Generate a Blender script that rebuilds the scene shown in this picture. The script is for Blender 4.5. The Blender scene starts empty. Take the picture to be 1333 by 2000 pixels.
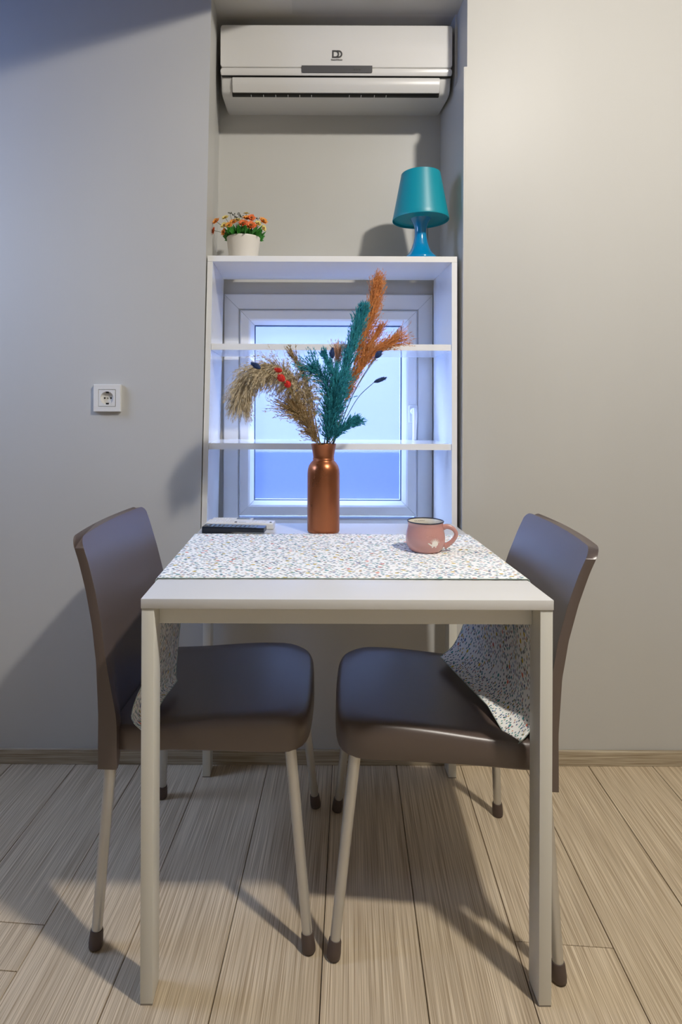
import bpy, bmesh, math, random
from mathutils import Vector, Matrix, noise

random.seed(7)
scene = bpy.context.scene
COL = scene.collection

# ------------------------------------------------------------------ camera
F_PX, PPX, PPY, CAM_Z = 1185.0, 592.0, 800.0, 1.084
cam_data = bpy.data.cameras.new('camera')
cam = bpy.data.objects.new('camera', cam_data)
COL.objects.link(cam)
cam_data.sensor_fit = 'HORIZONTAL'
cam_data.sensor_width = 36.0
cam_data.lens = F_PX / 1333.0 * 36.0
cam_data.shift_x = (666.5 - PPX) / 1333.0
cam_data.shift_y = -(1000.0 - PPY) / 1333.0
cam_data.clip_start = 0.02
cam.location = (0, 0, CAM_Z)
cam.rotation_euler = (Matrix.Rotation(math.radians(90), 3, 'X') @ Matrix.Rotation(math.radians(0.22), 3, 'Z')).to_euler()
scene.camera = cam

# ------------------------------------------------------------------ world: blue evening sky
world = bpy.data.worlds.new('evening_sky')
scene.world = world
world.use_nodes = True
wn, wl = world.node_tree.nodes, world.node_tree.links
wn.clear()
w_out = wn.new('ShaderNodeOutputWorld')
w_bg = wn.new('ShaderNodeBackground')
w_tc = wn.new('ShaderNodeTexCoord')
w_sep = wn.new('ShaderNodeSeparateXYZ')
w_ramp = wn.new('ShaderNodeValToRGB')
wl.new(w_tc.outputs['Generated'], w_sep.inputs[0])
w_map = wn.new('ShaderNodeMapRange')            # overcast dusk: zenith three times the horizon, dim ground below
w_map.inputs['From Min'].default_value = -1.0
w_map.inputs['From Max'].default_value = 1.0
wl.new(w_sep.outputs['Z'], w_map.inputs['Value'])
wl.new(w_map.outputs[0], w_ramp.inputs[0])
cr = w_ramp.color_ramp
cr.elements[0].position = 0.0
cr.elements[0].color = (0.012, 0.045, 0.16, 1)
cr.elements[1].position = 1.0
cr.elements[1].color = (0.44, 0.60, 1.0, 1)
e = cr.elements.new(0.42); e.color = (0.018, 0.065, 0.22, 1)
e = cr.elements.new(0.53); e.color = (0.147, 0.20, 0.34, 1)
wl.new(w_ramp.outputs[0], w_bg.inputs['Color'])
w_bg.inputs['Strength'].default_value = 21.0
wl.new(w_bg.outputs[0], w_out.inputs[0])

# ------------------------------------------------------------------ ceiling lamp light
LAMP = Vector((0.97, 0.33, 2.67))
ld = bpy.data.lights.new('ceiling_lamp_light', 'POINT')
ld.energy = 54.0
ld.color = (1.0, 0.945, 0.86)
ld.shadow_soft_size = 0.06
lo = bpy.data.objects.new('ceiling_lamp_light', ld)
lo.location = LAMP
COL.objects.link(lo)
ad_ = bpy.data.lights.new('ceiling_lamp_downlight', 'AREA')      # the lamp's open underside
ad_.shape = 'DISK'; ad_.size = 0.12; ad_.energy = 20.0; ad_.color = ld.color
ao_ = bpy.data.objects.new('ceiling_lamp_downlight', ad_)
ao_.location = LAMP
COL.objects.link(ao_)

scene.view_settings.view_transform = 'Standard'
scene.view_settings.look = 'None'
scene.view_settings.gamma = 1.0
scene.view_settings.use_curve_mapping = False
scene.view_settings.exposure = 0.38
scene.cycles.max_bounces = 8
scene.cycles.diffuse_bounces = 4
scene.cycles.sample_clamp_indirect = 6.0

# ------------------------------------------------------------------ helpers
def W(x, y, d):
    """photo pixel + distance -> world point"""
    return Vector(((x - PPX) * d / F_PX, d, CAM_Z - (y - PPY) * d / F_PX))


def lin(r, g, b):
    def f(c):
        c /= 255.0
        return c / 12.92 if c <= 0.04045 else ((c + 0.055) / 1.055) ** 2.4
    return (f(r), f(g), f(b), 1.0)


def nd(mt, kind, **kw):
    n = mt.node_tree.nodes.new(kind)
    for k, v in kw.items():
        if k in n.inputs:
            n.inputs[k].default_value = v
        else:
            setattr(n, k, v)
    return n


def lk(mt, a, b):
    mt.node_tree.links.new(a, b)


def mat(name, color, rough=0.5, metal=0.0, spec=0.5, coat=0.0, var=0.0, vscale=8.0, bump=0.0, bscale=60.0,
        rough_var=0.0, stretch=(1, 1, 1), sheen=0.0):
    m = bpy.data.materials.new(name)
    m.use_nodes = True
    p = m.node_tree.nodes['Principled BSDF']
    p.inputs['Base Color'].default_value = color
    p.inputs['Roughness'].default_value = rough
    p.inputs['Metallic'].default_value = metal
    p.inputs['Specular IOR Level'].default_value = spec
    p.inputs['Coat Weight'].default_value = coat
    p.inputs['Sheen Weight'].default_value = sheen
    tc = nd(m, 'ShaderNodeTexCoord')
    mp = nd(m, 'ShaderNodeMapping')
    mp.inputs['Scale'].default_value = stretch
    lk(m, tc.outputs['Object'], mp.inputs[0])
    nz = nd(m, 'ShaderNodeTexNoise', Scale=vscale, Detail=4.0)
    lk(m, mp.outputs[0], nz.inputs['Vector'])
    mx = nd(m, 'ShaderNodeMix', data_type='RGBA')
    c0 = tuple(max(0, c * (1 - var)) for c in color[:3]) + (1,)
    c1 = tuple(min(1, c * (1 + var)) for c in color[:3]) + (1,)
    mx.inputs[6].default_value = c0
    mx.inputs[7].default_value = c1
    lk(m, nz.outputs['Fac'], mx.inputs[0])
    lk(m, mx.outputs[2], p.inputs['Base Color'])
    if rough_var:
        mr = nd(m, 'ShaderNodeMapRange')
        mr.inputs['To Min'].default_value = max(0, rough - rough_var)
        mr.inputs['To Max'].default_value = min(1, rough + rough_var)
        mr.inputs['From Min'].default_value = 0.3
        mr.inputs['From Max'].default_value = 0.7
        lk(m, nz.outputs['Fac'], mr.inputs['Value'])
        lk(m, mr.outputs[0], p.inputs['Roughness'])
    if bump:
        nb = nd(m, 'ShaderNodeTexNoise', Scale=bscale, Detail=3.0)
        lk(m, mp.outputs[0], nb.inputs['Vector'])
        bp = nd(m, 'ShaderNodeBump', Strength=bump, Distance=0.002)
        lk(m, nb.outputs['Fac'], bp.inputs['Height'])
        lk(m, bp.outputs[0], p.inputs['Normal'])
    return m


def grain_mat(name, ca, cb, cc, across=470.0, along=3.5, axis='Y'):
    """fine combed wood grain running along the local axis"""
    m = bpy.data.materials.new(name)
    m.use_nodes = True
    p = m.node_tree.nodes['Principled BSDF']
    p.inputs['Roughness'].default_value = 0.5
    p.inputs['Specular IOR Level'].default_value = 0.35
    tc = nd(m, 'ShaderNodeTexCoord')
    oi = nd(m, 'ShaderNodeObjectInfo')
    ad = nd(m, 'ShaderNodeVectorMath', operation='ADD')
    sc_ = nd(m, 'ShaderNodeVectorMath', operation='SCALE')
    cb3 = nd(m, 'ShaderNodeCombineXYZ')
    lk(m, oi.outputs['Random'], cb3.inputs[0]); lk(m, oi.outputs['Random'], cb3.inputs[1])
    lk(m, cb3.outputs[0], sc_.inputs[0]); sc_.inputs['Scale'].default_value = 7.0
    lk(m, tc.outputs['Object'], ad.inputs[0]); lk(m, sc_.outputs[0], ad.inputs[1])
    def layer(a, l, det):
        mp = nd(m, 'ShaderNodeMapping')
        mp.inputs['Scale'].default_value = (a, l, a) if axis == 'Y' else (l, a, a)
        lk(m, ad.outputs[0], mp.inputs[0])
        n = nd(m, 'ShaderNodeTexNoise', Scale=1.0, Detail=det, Roughness=0.6)
        lk(m, mp.outputs[0], n.inputs['Vector'])
        return n
    fine = layer(across, along, 2.0)
    mid = layer(across * 0.28, along * 0.8, 3.0)
    broad = layer(9.0, 1.2, 2.0)
    r1 = nd(m, 'ShaderNodeValToRGB')
    r1.color_ramp.elements[0].position = 0.30; r1.color_ramp.elements[0].color = cb
    r1.color_ramp.elements[1].position = 0.66; r1.color_ramp.elements[1].color = ca
    lk(m, fine.outputs['Fac'], r1.inputs[0])
    r2 = nd(m, 'ShaderNodeMapRange')
    r2.inputs['From Min'].default_value = 0.50; r2.inputs['From Max'].default_value = 0.70
    r2.inputs['To Min'].default_value = 0.0; r2.inputs['To Max'].default_value = 0.4
    lk(m, mid.outputs['Fac'], r2.inputs['Value'])
    mx = nd(m, 'ShaderNodeMix', data_type='RGBA')
    lk(m, r2.outputs[0], mx.inputs[0]); lk(m, r1.outputs[0], mx.inputs[6]); mx.inputs[7].default_value = cc
    hs = nd(m, 'ShaderNodeHueSaturation')
    mr = nd(m, 'ShaderNodeMapRange')
    mr.inputs['To Min'].default_value = 0.86; mr.inputs['To Max'].default_value = 1.12
    lk(m, broad.outputs['Fac'], mr.inputs['Value'])
    lk(m, mr.outputs[0], hs.inputs['Value']); lk(m, mx.outputs[2], hs.inputs['Color'])
    lk(m, hs.outputs[0], p.inputs['Base Color'])
    bp = nd(m, 'ShaderNodeBump', Strength=0.25, Distance=0.001)
    lk(m, fine.outputs['Fac'], bp.inputs['Height']); lk(m, bp.outputs[0], p.inputs['Normal'])
    return m


class MB:
    """collects geometry; build() links it as ONE mesh object"""
    def __init__(s):
        s.v = []; s.f = []

    def add(s, verts, faces):
        o = len(s.v)
        s.v.extend(Vector(v) for v in verts)
        s.f.extend(tuple(i + o for i in f) for f in faces)
        return s

    def box(s, lo, hi, bevel=0.0, seg=2):
        bm = bmesh.new()
        bmesh.ops.create_cube(bm, size=1.0)
        lo, hi = Vector(lo), Vector(hi)
        for v in bm.verts:
            v.co = Vector((lo[i] if v.co[i] < 0 else hi[i]) for i in range(3))
        if bevel:
            bmesh.ops.bevel(bm, geom=bm.edges[:], offset=bevel, segments=seg, profile=0.5, affect='EDGES')
        bm.verts.index_update()
        s.add([v.co.copy() for v in bm.verts], [[v.index for v in f.verts] for f in bm.faces])
        bm.free()
        return s

    def lathe(s, prof, c=(0, 0, 0), seg=48, cap0=True, cap1=True):
        cx, cy, cz = c
        n = len(prof)
        vs = []
        for r, z in prof:
            for k in range(seg):
                a = 2 * math.pi * k / seg
                vs.append((cx + r * math.cos(a), cy + r * math.sin(a), cz + z))
        fs = []
        for i in range(n - 1):
            for k in range(seg):
                k2 = (k + 1) % seg
                fs.append((i * seg + k, i * seg + k2, (i + 1) * seg + k2, (i + 1) * seg + k))
        if cap0: fs.append(tuple(reversed(range(seg))))
        if cap1: fs.append(tuple((n - 1) * seg + k for k in range(seg)))
        return s.add(vs, fs)

    def tube(s, pts, radii, seg=8, cap=True, flat=1.0):
        pts = [Vector(p) for p in pts]
        n = len(pts)
        if not hasattr(radii, '__len__'): radii = [radii] * n
        vs = []
        up = None
        for i in range(n):
            t = (pts[min(i + 1, n - 1)] - pts[max(i - 1, 0)])
            if t.length < 1e-9: t = Vector((0, 0, 1))
            t.normalize()
            if up is None:
                a = Vector((0, 0, 1)) if abs(t.z) < 0.9 else Vector((1, 0, 0))
                up = (a - t * a.dot(t)).normalized()
            else:
                up = up - t * up.dot(t)
                up = up.normalized() if up.length > 1e-6 else Vector((1, 0, 0))
            sd = t.cross(up)
            for k in range(seg):
                a = 2 * math.pi * k / seg
                vs.append(pts[i] + (up * math.cos(a) * flat + sd * math.sin(a)) * radii[i])
        fs = []
        for i in range(n - 1):
            for k in range(seg):
                k2 = (k + 1) % seg
                fs.append((i * seg + k, i * seg + k2, (i + 1) * seg + k2, (i + 1) * seg + k))
        if cap:
            fs.append(tuple(reversed(range(seg))))
            fs.append(tuple((n - 1) * seg + k for k in range(seg)))
        return s.add(vs, fs)

    def prism(s, poly, axis, a, b):
        """extrude a 2-D polygon along an axis (0 x, 1 y, 2 z)"""
        n = len(poly)
        def pt(p, h):
            q = [p[0], p[1]]
            q.insert(axis, h)
            return q
        vs = [pt(p, a) for p in poly] + [pt(p, b) for p in poly]
        fs = [tuple(range(n)), tuple(reversed(range(n, 2 * n)))]
        for i in range(n):
            j = (i + 1) % n
            fs.append((i, n + i, n + j, j))
        return s.add(vs, fs)

    def loft(s, rings, cap0=True, cap1=True):
        n = len(rings[0])
        vs = [v for r in rings for v in r]
        fs = []
        for i in range(len(rings) - 1):
            for k in range(n):
                k2 = (k + 1) % n
                fs.append((i * n + k, i * n + k2, (i + 1) * n + k2, (i + 1) * n + k))
        if cap0: fs.append(tuple(reversed(range(n))))
        if cap1: fs.append(tuple((len(rings) - 1) * n + k for k in range(n)))
        return s.add(vs, fs)

    def build(s, name, m, parent=None, smooth=False, angle=None):
        off = Vector((0, 0, 0))
        q = parent
        while q is not None:
            off += q.location
            q = q.parent
        me = bpy.data.meshes.new(name)
        me.from_pydata([v - off for v in s.v], [], s.f)
        bm = bmesh.new(); bm.from_mesh(me)
        bmesh.ops.recalc_face_normals(bm, faces=bm.faces)
        bm.to_mesh(me); bm.free()
        me.materials.append(m)
        if smooth:
            me.polygons.foreach_set('use_smooth', [True] * len(me.polygons))
            if angle:
                me.set_sharp_from_angle(angle=math.radians(angle))
        ob = bpy.data.objects.new(name, me)
        COL.objects.link(ob)
        if parent: ob.parent = parent
        return ob


def tag(o, label, cat, group=None):
    o['label'] = label; o['category'] = cat
    if group: o['group'] = group
    return o


def thing(name, label, cat, loc=(0, 0, 0), group=None):
    o = bpy.data.objects.new(name, None)
    o.empty_display_size = 0.05
    COL.objects.link(o)
    o.location = loc
    return tag(o, label, cat, group)


def struct(o, label=None):
    o['kind'] = 'structure'
    if label: o['label'] = label
    return o


def catmull(pts, n):
    pts = [Vector(p) for p in pts]
    P = [pts[0] * 2 - pts[1]] + pts + [pts[-1] * 2 - pts[-2]]
    out = []
    segs = len(pts) - 1
    for k in range(n + 1):
        t = k / n * segs
        i = min(int(t), segs - 1)
        u = t - i
        a, b, c, d = P[i], P[i + 1], P[i + 2], P[i + 3]
        out.append(0.5 * ((2 * b) + (c - a) * u + (2 * a - 5 * b + 4 * c - d) * u * u + (3 * b - a - 3 * c + d) * u ** 3))
    return out


def sstep(a, b, x):
    t = max(0.0, min(1.0, (x - a) / (b - a)))
    return t * t * (3 - 2 * t)

# ------------------------------------------------------------------ materials
M_wall = mat('wall_paint', (0.56, 0.555, 0.53, 1), 0.42, spec=0.25, var=0.05, vscale=3.0, bump=0.05, bscale=260, stretch=(1, 1, 0.25))
M_front = mat('front_wall_paint', (0.45, 0.45, 0.44, 1), 0.7, var=0.05)
M_room = mat('far_room_paint', (0.15, 0.14, 0.13, 1), 0.7, var=0.05)
M_ceilhi = mat('ceiling_paint_beige', (0.22, 0.21, 0.20, 1), 0.8, var=0.03)
M_ceil = mat('ceiling_paint', (0.62, 0.61, 0.58, 1), 0.7, var=0.03)
M_floor = grain_mat('floor_laminate', lin(228, 211, 183), lin(164, 143, 114), lin(134, 113, 88))
M_base = grain_mat('baseboard_laminate', lin(200, 188, 164), lin(140, 122, 98), lin(120, 102, 80), across=300, along=5, axis='X')
M_under = mat('subfloor_dark', (0.02, 0.018, 0.015, 1), 0.9)
M_pvc = mat('window_pvc', (0.88, 0.90, 0.92, 1), 0.25, var=0.015)
M_gasket = mat('window_gasket', (0.06, 0.09, 0.14, 1), 0.6)
M_white = mat('white_melamine', (0.90, 0.90, 0.89, 1), 0.22, var=0.012, vscale=4)
M_whitegloss = mat('white_gloss_shelf', (0.90, 0.91, 0.92, 1), 0.14, var=0.012, coat=0.3)
M_tabletop = mat('table_top_white', (0.70, 0.695, 0.68, 1), 0.30, var=0.02, vscale=10)
M_tleg = mat('table_frame_lacquer', (0.74, 0.73, 0.665, 1), 0.35, var=0.02)
M_edge = mat('table_edge_joint', (0.30, 0.27, 0.23, 1), 0.6)
M_ac = mat('ac_plastic', (0.64, 0.635, 0.62, 1), 0.30, var=0.012)
M_acpanel = mat('ac_gloss_panel', (0.70, 0.695, 0.68, 1), 0.18, var=0.012, coat=0.3)
M_acdisp = mat('ac_display', (0.085, 0.085, 0.09, 1), 0.25)
M_acdark = mat('ac_slot_dark', (0.012, 0.012, 0.010, 1), 0.6)
M_logo = mat('ac_logo_grey', (0.05, 0.05, 0.05, 1), 0.5)
M_chair = mat('taupe_plastic', lin(92, 78, 71), 0.39, spec=1.0, var=0.03, vscale=14, bump=0.04, bscale=500)
M_alu = mat('brushed_aluminium', (0.62, 0.61, 0.58, 1), 0.36, metal=0.75, var=0.04, vscale=30)
M_cap = mat('foot_cap_plastic', lin(86, 72, 66), 0.5, var=0.04)
M_turq = mat('turquoise_plastic', lin(10, 146, 166), 0.38, var=0.02)
M_turqbase = mat('turquoise_gloss_base', lin(5, 135, 190), 0.14, var=0.02, coat=0.5)
M_cord = mat('lamp_cord', (0.30, 0.32, 0.32, 1), 0.5)
M_pot = mat('pot_ceramic', (0.80, 0.76, 0.70, 1), 0.4, var=0.02)
M_soil = mat('pot_filler', (0.05, 0.05, 0.03, 1), 0.9, var=0.3, vscale=200)
M_leaf = mat('artificial_leaf', lin(52, 128, 42), 0.5, var=0.4, vscale=60)
M_stemg = mat('flower_stem', lin(84, 92, 60), 0.6, var=0.2)
M_petal_o = mat('petal_orange', lin(244, 158, 66), 0.6, var=0.18, vscale=80)
M_petal_r = mat('petal_red_orange', lin(240, 122, 60), 0.6, var=0.18, vscale=80)
M_petal_y = mat('petal_cream_yellow', lin(232, 214, 130), 0.6, var=0.15, vscale=80)
M_core = mat('flower_core', lin(120, 70, 20), 0.8, var=0.3, vscale=200)
M_bud = mat('dark_bud', lin(84, 86, 72), 0.8, var=0.3, vscale=120)
M_copper = mat('copper_vase', lin(172, 106, 70), 0.36, metal=0.85, var=0.25, vscale=16, rough_var=0.13, stretch=(1, 1, 0.5), bump=0.04, bscale=40)
M_tan = mat('pampas_tan', lin(206, 190, 160), 0.85, var=0.28, vscale=40, spec=0.1)
M_tan2 = mat('pampas_tan_dark', lin(180, 154, 112), 0.85, var=0.28, vscale=40, spec=0.1)
M_teal = mat('grass_teal', lin(58, 150, 164), 0.8, var=0.35, vscale=30, spec=0.15)
M_orange = mat('grass_orange', lin(220, 150, 92), 0.8, var=0.25, vscale=40, spec=0.1)
M_peach = mat('grass_peach', lin(226, 180, 146), 0.8, var=0.2, vscale=40, spec=0.1)
M_navy = mat('bunny_tail_navy', lin(38, 62, 108), 0.85, var=0.25, vscale=120)
M_red = mat('strawflower_red', lin(214, 40, 30), 0.7, var=0.2, vscale=120)
M_drystem = mat('dry_stem', lin(150, 130, 88), 0.8, var=0.15)
M_stemb = mat('bunny_stem', lin(96, 120, 140), 0.8, var=0.15)
M_mug = mat('mug_pink_glaze', lin(198, 146, 138), 0.22, var=0.03, coat=0.4)
M_mugin = mat('mug_inner_cream', lin(228, 222, 208), 0.25, var=0.02, coat=0.3)
M_mugrim = mat('mug_rim_dark', lin(44, 46, 58), 0.3)
M_print = mat('mug_print_white', lin(240, 232, 222), 0.5)
M_ink = mat('ink_dark', lin(40, 40, 42), 0.6)
M_black = mat('remote_black', lin(22, 28, 38), 0.3, var=0.08)
M_btn = mat('remote_buttons_grey', lin(120, 140, 165), 0.45)
M_btnd = mat('remote_buttons_dark', lin(60, 66, 76), 0.45)
M_rwhite = mat('remote_white', lin(226, 224, 218), 0.4, var=0.02)
M_rgrey = mat('remote_screen_grey', lin(140, 150, 158), 0.25)
M_outlet = mat('outlet_white', (0.80, 0.79, 0.76, 1), 0.3, var=0.01)
M_outgap = mat('outlet_joint', (0.30, 0.30, 0.29, 1), 0.6)
M_hole = mat('outlet_hole', (0.015, 0.015, 0.012, 1), 0.7)
M_metal = mat('steel_contact', (0.5, 0.5, 0.48, 1), 0.3, metal=1.0)


def frosted():
    m = bpy.data.materials.new('frosted_glass')
    m.use_nodes = True
    nt = m.node_tree
    nt.nodes.clear()
    out = nd(m, 'ShaderNodeOutputMaterial')
    tr = nd(m, 'ShaderNodeBsdfTranslucent', Color=(0.93, 0.96, 1.0, 1))
    rf = nd(m, 'ShaderNodeBsdfRefraction', Color=(0.95, 0.97, 1.0, 1), Roughness=0.22, IOR=1.06)
    gl = nd(m, 'ShaderNodeBsdfGlossy', Color=(1, 1, 1, 1), Roughness=0.25)
    mx = nd(m, 'ShaderNodeMixShader', Fac=0.90)
    lk(m, tr.outputs[0], mx.inputs[1]); lk(m, rf.outputs[0], mx.inputs[2])
    m2 = nd(m, 'ShaderNodeMixShader', Fac=0.05)
    lk(m, mx.outputs[0], m2.inputs[1]); lk(m, gl.outputs[0], m2.inputs[2])
    tc = nd(m, 'ShaderNodeTexCoord')
    nz = nd(m, 'ShaderNodeTexNoise', Scale=220.0, Detail=2.0)
    lk(m, tc.outputs['Object'], nz.inputs['Vector'])
    bp = nd(m, 'ShaderNodeBump', Strength=0.3, Distance=0.001)
    lk(m, nz.outputs['Fac'], bp.inputs['Height'])
    lk(m, bp.outputs[0], rf.inputs['Normal'])
    lk(m, m2.outputs[0], out.inputs[0])
    return m


M_glass = frosted()


def confetti():
    """white cotton printed with small coloured brush dabs (uv in metres)"""
    m = bpy.data.materials.new('confetti_cotton')
    m.use_nodes = True
    p = m.node_tree.nodes['Principled BSDF']
    p.inputs['Roughness'].default_value = 0.9
    p.inputs['Specular IOR Level'].default_value = 0.1
    uv = nd(m, 'ShaderNodeUVMap'); uv.uv_map = 'UVMap'
    base = None
    prev = None
    layers = [(80, 0.5, 20, 0.30, 0.50, [(70, 120, 130), (130, 148, 158), (104, 130, 168), (176, 160, 140), (90, 150, 140)]),
              (72, 0.55, -35, 0.27, 0.42, [(96, 100, 108), (110, 160, 172), (176, 140, 150), (96, 112, 150), (200, 176, 96)]),
              (92, 0.6, 70, 0.28, 0.40, [(72, 116, 130), (120, 124, 130), (84, 150, 146), (206, 150, 128), (80, 90, 110)]),
              (30, 0.7, 10, 0.16, 0.34, [(208, 176, 50), (76, 146, 146), (226, 128, 108), (208, 180, 70), (104, 128, 170)])]
    for k, (sc_, asp, ang, thr, dens, cols) in enumerate(layers):
        mp = nd(m, 'ShaderNodeMapping')
        mp.inputs['Rotation'].default_value = (0, 0, math.radians(ang))
        mp.inputs['Scale'].default_value = (sc_, sc_ / asp, 1)
        mp.inputs['Location'].default_value = (3.1 * k, 1.7 * k, 0)
        lk(m, uv.outputs[0], mp.inputs[0])
        vo = nd(m, 'ShaderNodeTexVoronoi', voronoi_dimensions='2D', Scale=1.0, Randomness=0.9)
        lk(m, mp.outputs[0], vo.inputs['Vector'])
        sp = nd(m, 'ShaderNodeSeparateColor')
        lk(m, vo.outputs['Color'], sp.inputs[0])
        lt = nd(m, 'ShaderNodeMapRange')
        lt.inputs['From Min'].default_value = thr * 0.75; lt.inputs['From Max'].default_value = thr
        lt.inputs['To Min'].default_value = 1.0; lt.inputs['To Max'].default_value = 0.0
        lk(m, vo.outputs['Distance'], lt.inputs['Value'])
        on = nd(m, 'ShaderNodeMath', operation='LESS_THAN'); on.inputs[1].default_value = dens
        lk(m, sp.outputs[1], on.inputs[0])
        ml = nd(m, 'ShaderNodeMath', operation='MULTIPLY')
        lk(m, lt.outputs[0], ml.inputs[0]); lk(m, on.outputs[0], ml.inputs[1])
        rp = nd(m, 'ShaderNodeValToRGB')
        rp.color_ramp.interpolation = 'CONSTANT'
        while len(rp.color_ramp.elements) < len(cols):
            rp.color_ramp.elements.new(0.5)
        for i, c in enumerate(cols):
            rp.color_ramp.elements[i].position = i / len(cols)
            rp.color_ramp.elements[i].color = lin(*c)
        lk(m, sp.outputs[0], rp.inputs[0])
        mx = nd(m, 'ShaderNodeMix', data_type='RGBA')
        lk(m, ml.outputs[0], mx.inputs[0])
        if prev is None: mx.inputs[6].default_value = lin(250, 250, 247)
        else: lk(m, prev, mx.inputs[6])
        lk(m, rp.outputs[0], mx.inputs[7])
        prev = mx.outputs[2]
    lk(m, prev, p.inputs['Base Color'])
    tc = nd(m, 'ShaderNodeTexCoord')
    nz = nd(m, 'ShaderNodeTexNoise', Scale=700.0, Detail=1.0)
    lk(m, tc.outputs['Object'], nz.inputs['Vector'])
    bp = nd(m, 'ShaderNodeBump', Strength=0.2, Distance=0.0006)
    lk(m, nz.outputs['Fac'], bp.inputs['Height']); lk(m, bp.outputs[0], p.inputs['Normal'])
    return m


M_cloth = confetti()
M_hem = mat('hem_thread_teal', lin(172, 192, 184), 0.8, var=0.5, vscale=60)

# ================================================================== THE ROOM
YW = 1.86           # main wall plane
YB = 2.16           # back of the window niche
X0, X1 = -1.75, 2.0
YF = -1.6
ZLOW, ZHIGH, XSTEP = 2.375, 3.10, -0.04
ZSILL = 0.60
NL_TOP, NL_BOT = -0.285, -0.316     # niche left edge leans
NR = 0.488

struct(MB().box((X0 - .1, YF - .1, -0.10), (X1 + .1, YB + .25, -0.012)).build('floor', M_under))
FLOOR = bpy.data.objects['floor']
# laminate planks, laid a few degrees off the wall's normal
ang = math.radians(4.5)
e_l = Vector((math.sin(ang), math.cos(ang), 0)); e_w = Vector((math.cos(ang), -math.sin(ang), 0))
PW = 0.195
W0 = -0.0515


def clip_poly(poly, xmin, xmax, ymin, ymax):
    def clip(pl, ins, inter):
        out = []
        for i in range(len(pl)):
            a, b = pl[i - 1], pl[i]
            if ins(b):
                if not ins(a): out.append(inter(a, b))
                out.append(b)
            elif ins(a): out.append(inter(a, b))
        return out
    for ax, lim, sg in ((0, xmin, 1), (0, xmax, -1), (1, ymin, 1), (1, ymax, -1)):
        if not poly: return poly
        poly = clip(poly, lambda p: sg * (p[ax] - lim) >= -1e-9,
                    lambda a, b: tuple(a[j] + (b[j] - a[j]) * (lim - a[ax]) / (b[ax] - a[ax]) for j in range(2)))
    return poly


rng = random.Random(3)
for k in range(-11, 12):
    wa, wb = W0 + k * PW, W0 + (k + 1) * PW
    # cross joints (distance along the plank)
    if k == 2: cuts = [-0.13, 1.27]
    elif k == -4: cuts = [-0.4, 1.035, 1.122, 1.228]
    elif k == 0: cuts = [-0.9, 0.48]
    else: cuts = [rng.choice([-0.62, -0.30, 0.05, 0.35, 0.62])]
    ends = [-2.6] + cuts + ([cuts[-1] + 1.38] if cuts[-1] < 0.7 else []) + [3.2]
    if k not in (2, -4): ends = [-2.6, cuts[0], 3.2] if len(cuts) == 1 else [-2.6] + cuts + [3.2]
    for la, lb in zip(ends[:-1], ends[1:]):
        g = 0.0009
        quad = []
        for (w_, l_) in ((wa + g, la + g), (wb - g, la + g), (wb - g, lb - g), (wa + g, lb - g)):
            q = e_w * w_ + e_l * l_
            quad.append((q.x, q.y))
        poly = clip_poly(quad, X0, X1, YF, YW - 0.004)
        if len(poly) < 3: continue
        c = Vector((sum(p[0] for p in poly) / len(poly), sum(p[1] for p in poly) / len(poly), 0))
        # local frame: y along the plank
        loc = []
        for p in poly:
            d = Vector((p[0], p[1], 0)) - c
            loc.append((d.dot(e_w), d.dot(e_l)))
        b = 0.0007
        mb = MB()
        n = len(loc)
        cx = sum(p[0] for p in loc) / n; cy = sum(p[1] for p in loc) / n
        def inset(p, a):
            return (p[0] + (a if p[0] < cx else -a), p[1] + (a if p[1] < cy else -a))
        mb.loft([[Vector((p[0], p[1], -0.011)) for p in loc],
                 [Vector((p[0], p[1], -b)) for p in loc],
                 [Vector((*inset(p, b), 0)) for p in loc]])
        ob = mb.build('plank', M_floor)
        ob.location = c
        ob.rotation_euler = (0, 0, -ang)
        ob.parent = FLOOR

TH = 0.12
# back wall, left of the niche (its edge leans a little)
struct(MB().prism([(X0, 0), (NL_BOT - 0.012, 0), (NL_BOT - 0.012, ZSILL), (NL_BOT, ZSILL), (NL_TOP, ZLOW), (X0, ZLOW)], 1, YW, YW + TH)
       .build('wall_back_left', M_wall), 'grey painted wall with a socket')
# right of the niche, with the small step in its edge near the top
ZST = 2.137
struct(MB().prism([(NR + 0.004, 0), (X1, 0), (X1, ZHIGH), (NR + 0.012, ZHIGH), (NR + 0.012, ZST), (NR + 0.004, ZST)], 1, YW, YW + TH)
       .build('wall_back_right', M_wall))
struct(MB().prism([(NL_BOT - 0.012, 0), (NR + 0.004, 0), (NR + 0.004, ZSILL), (NL_BOT - 0.012, ZSILL)], 1, YW, YB + 0.1)
       .build('wall_back_lower', M_wall))
struct(MB().box((XSTEP, YW, ZLOW), (NR + 0.012, YW + TH, ZHIGH)).build('wall_back_upper', M_wall))
# niche
def niche_side(xt_f, xb_f, xt_b, xb_b, sgn, name):
    t = 0.1 * sgn
    ya, yb = YW + TH, YB + 0.02
    v = [(xb_f, ya, ZSILL), (xb_b, yb, ZSILL), (xt_b, yb, ZLOW), (xt_f, ya, ZLOW)]
    v += [(x + t, y, z) for x, y, z in v]
    f = [(0, 1, 2, 3), (7, 6, 5, 4), (0, 4, 5, 1), (1, 5, 6, 2), (2, 6, 7, 3), (3, 7, 4, 0)]
    struct(MB().add(v, f).build(name, M_wall))
niche_side(NL_TOP - .001, NL_BOT - .001, -0.299, -0.318, -1, 'wall_niche_left')
niche_side(NR + 0.004, NR + 0.004, 0.486, 0.486, 1, 'wall_niche_right')
struct(MB().box((-0.45, YW, ZLOW), (XSTEP, YB + .1, ZLOW + .08)).box((XSTEP, YW + TH, ZLOW), (0.62, YB + .1, ZLOW + .08)).build('ceiling_niche', M_ceil))
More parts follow.
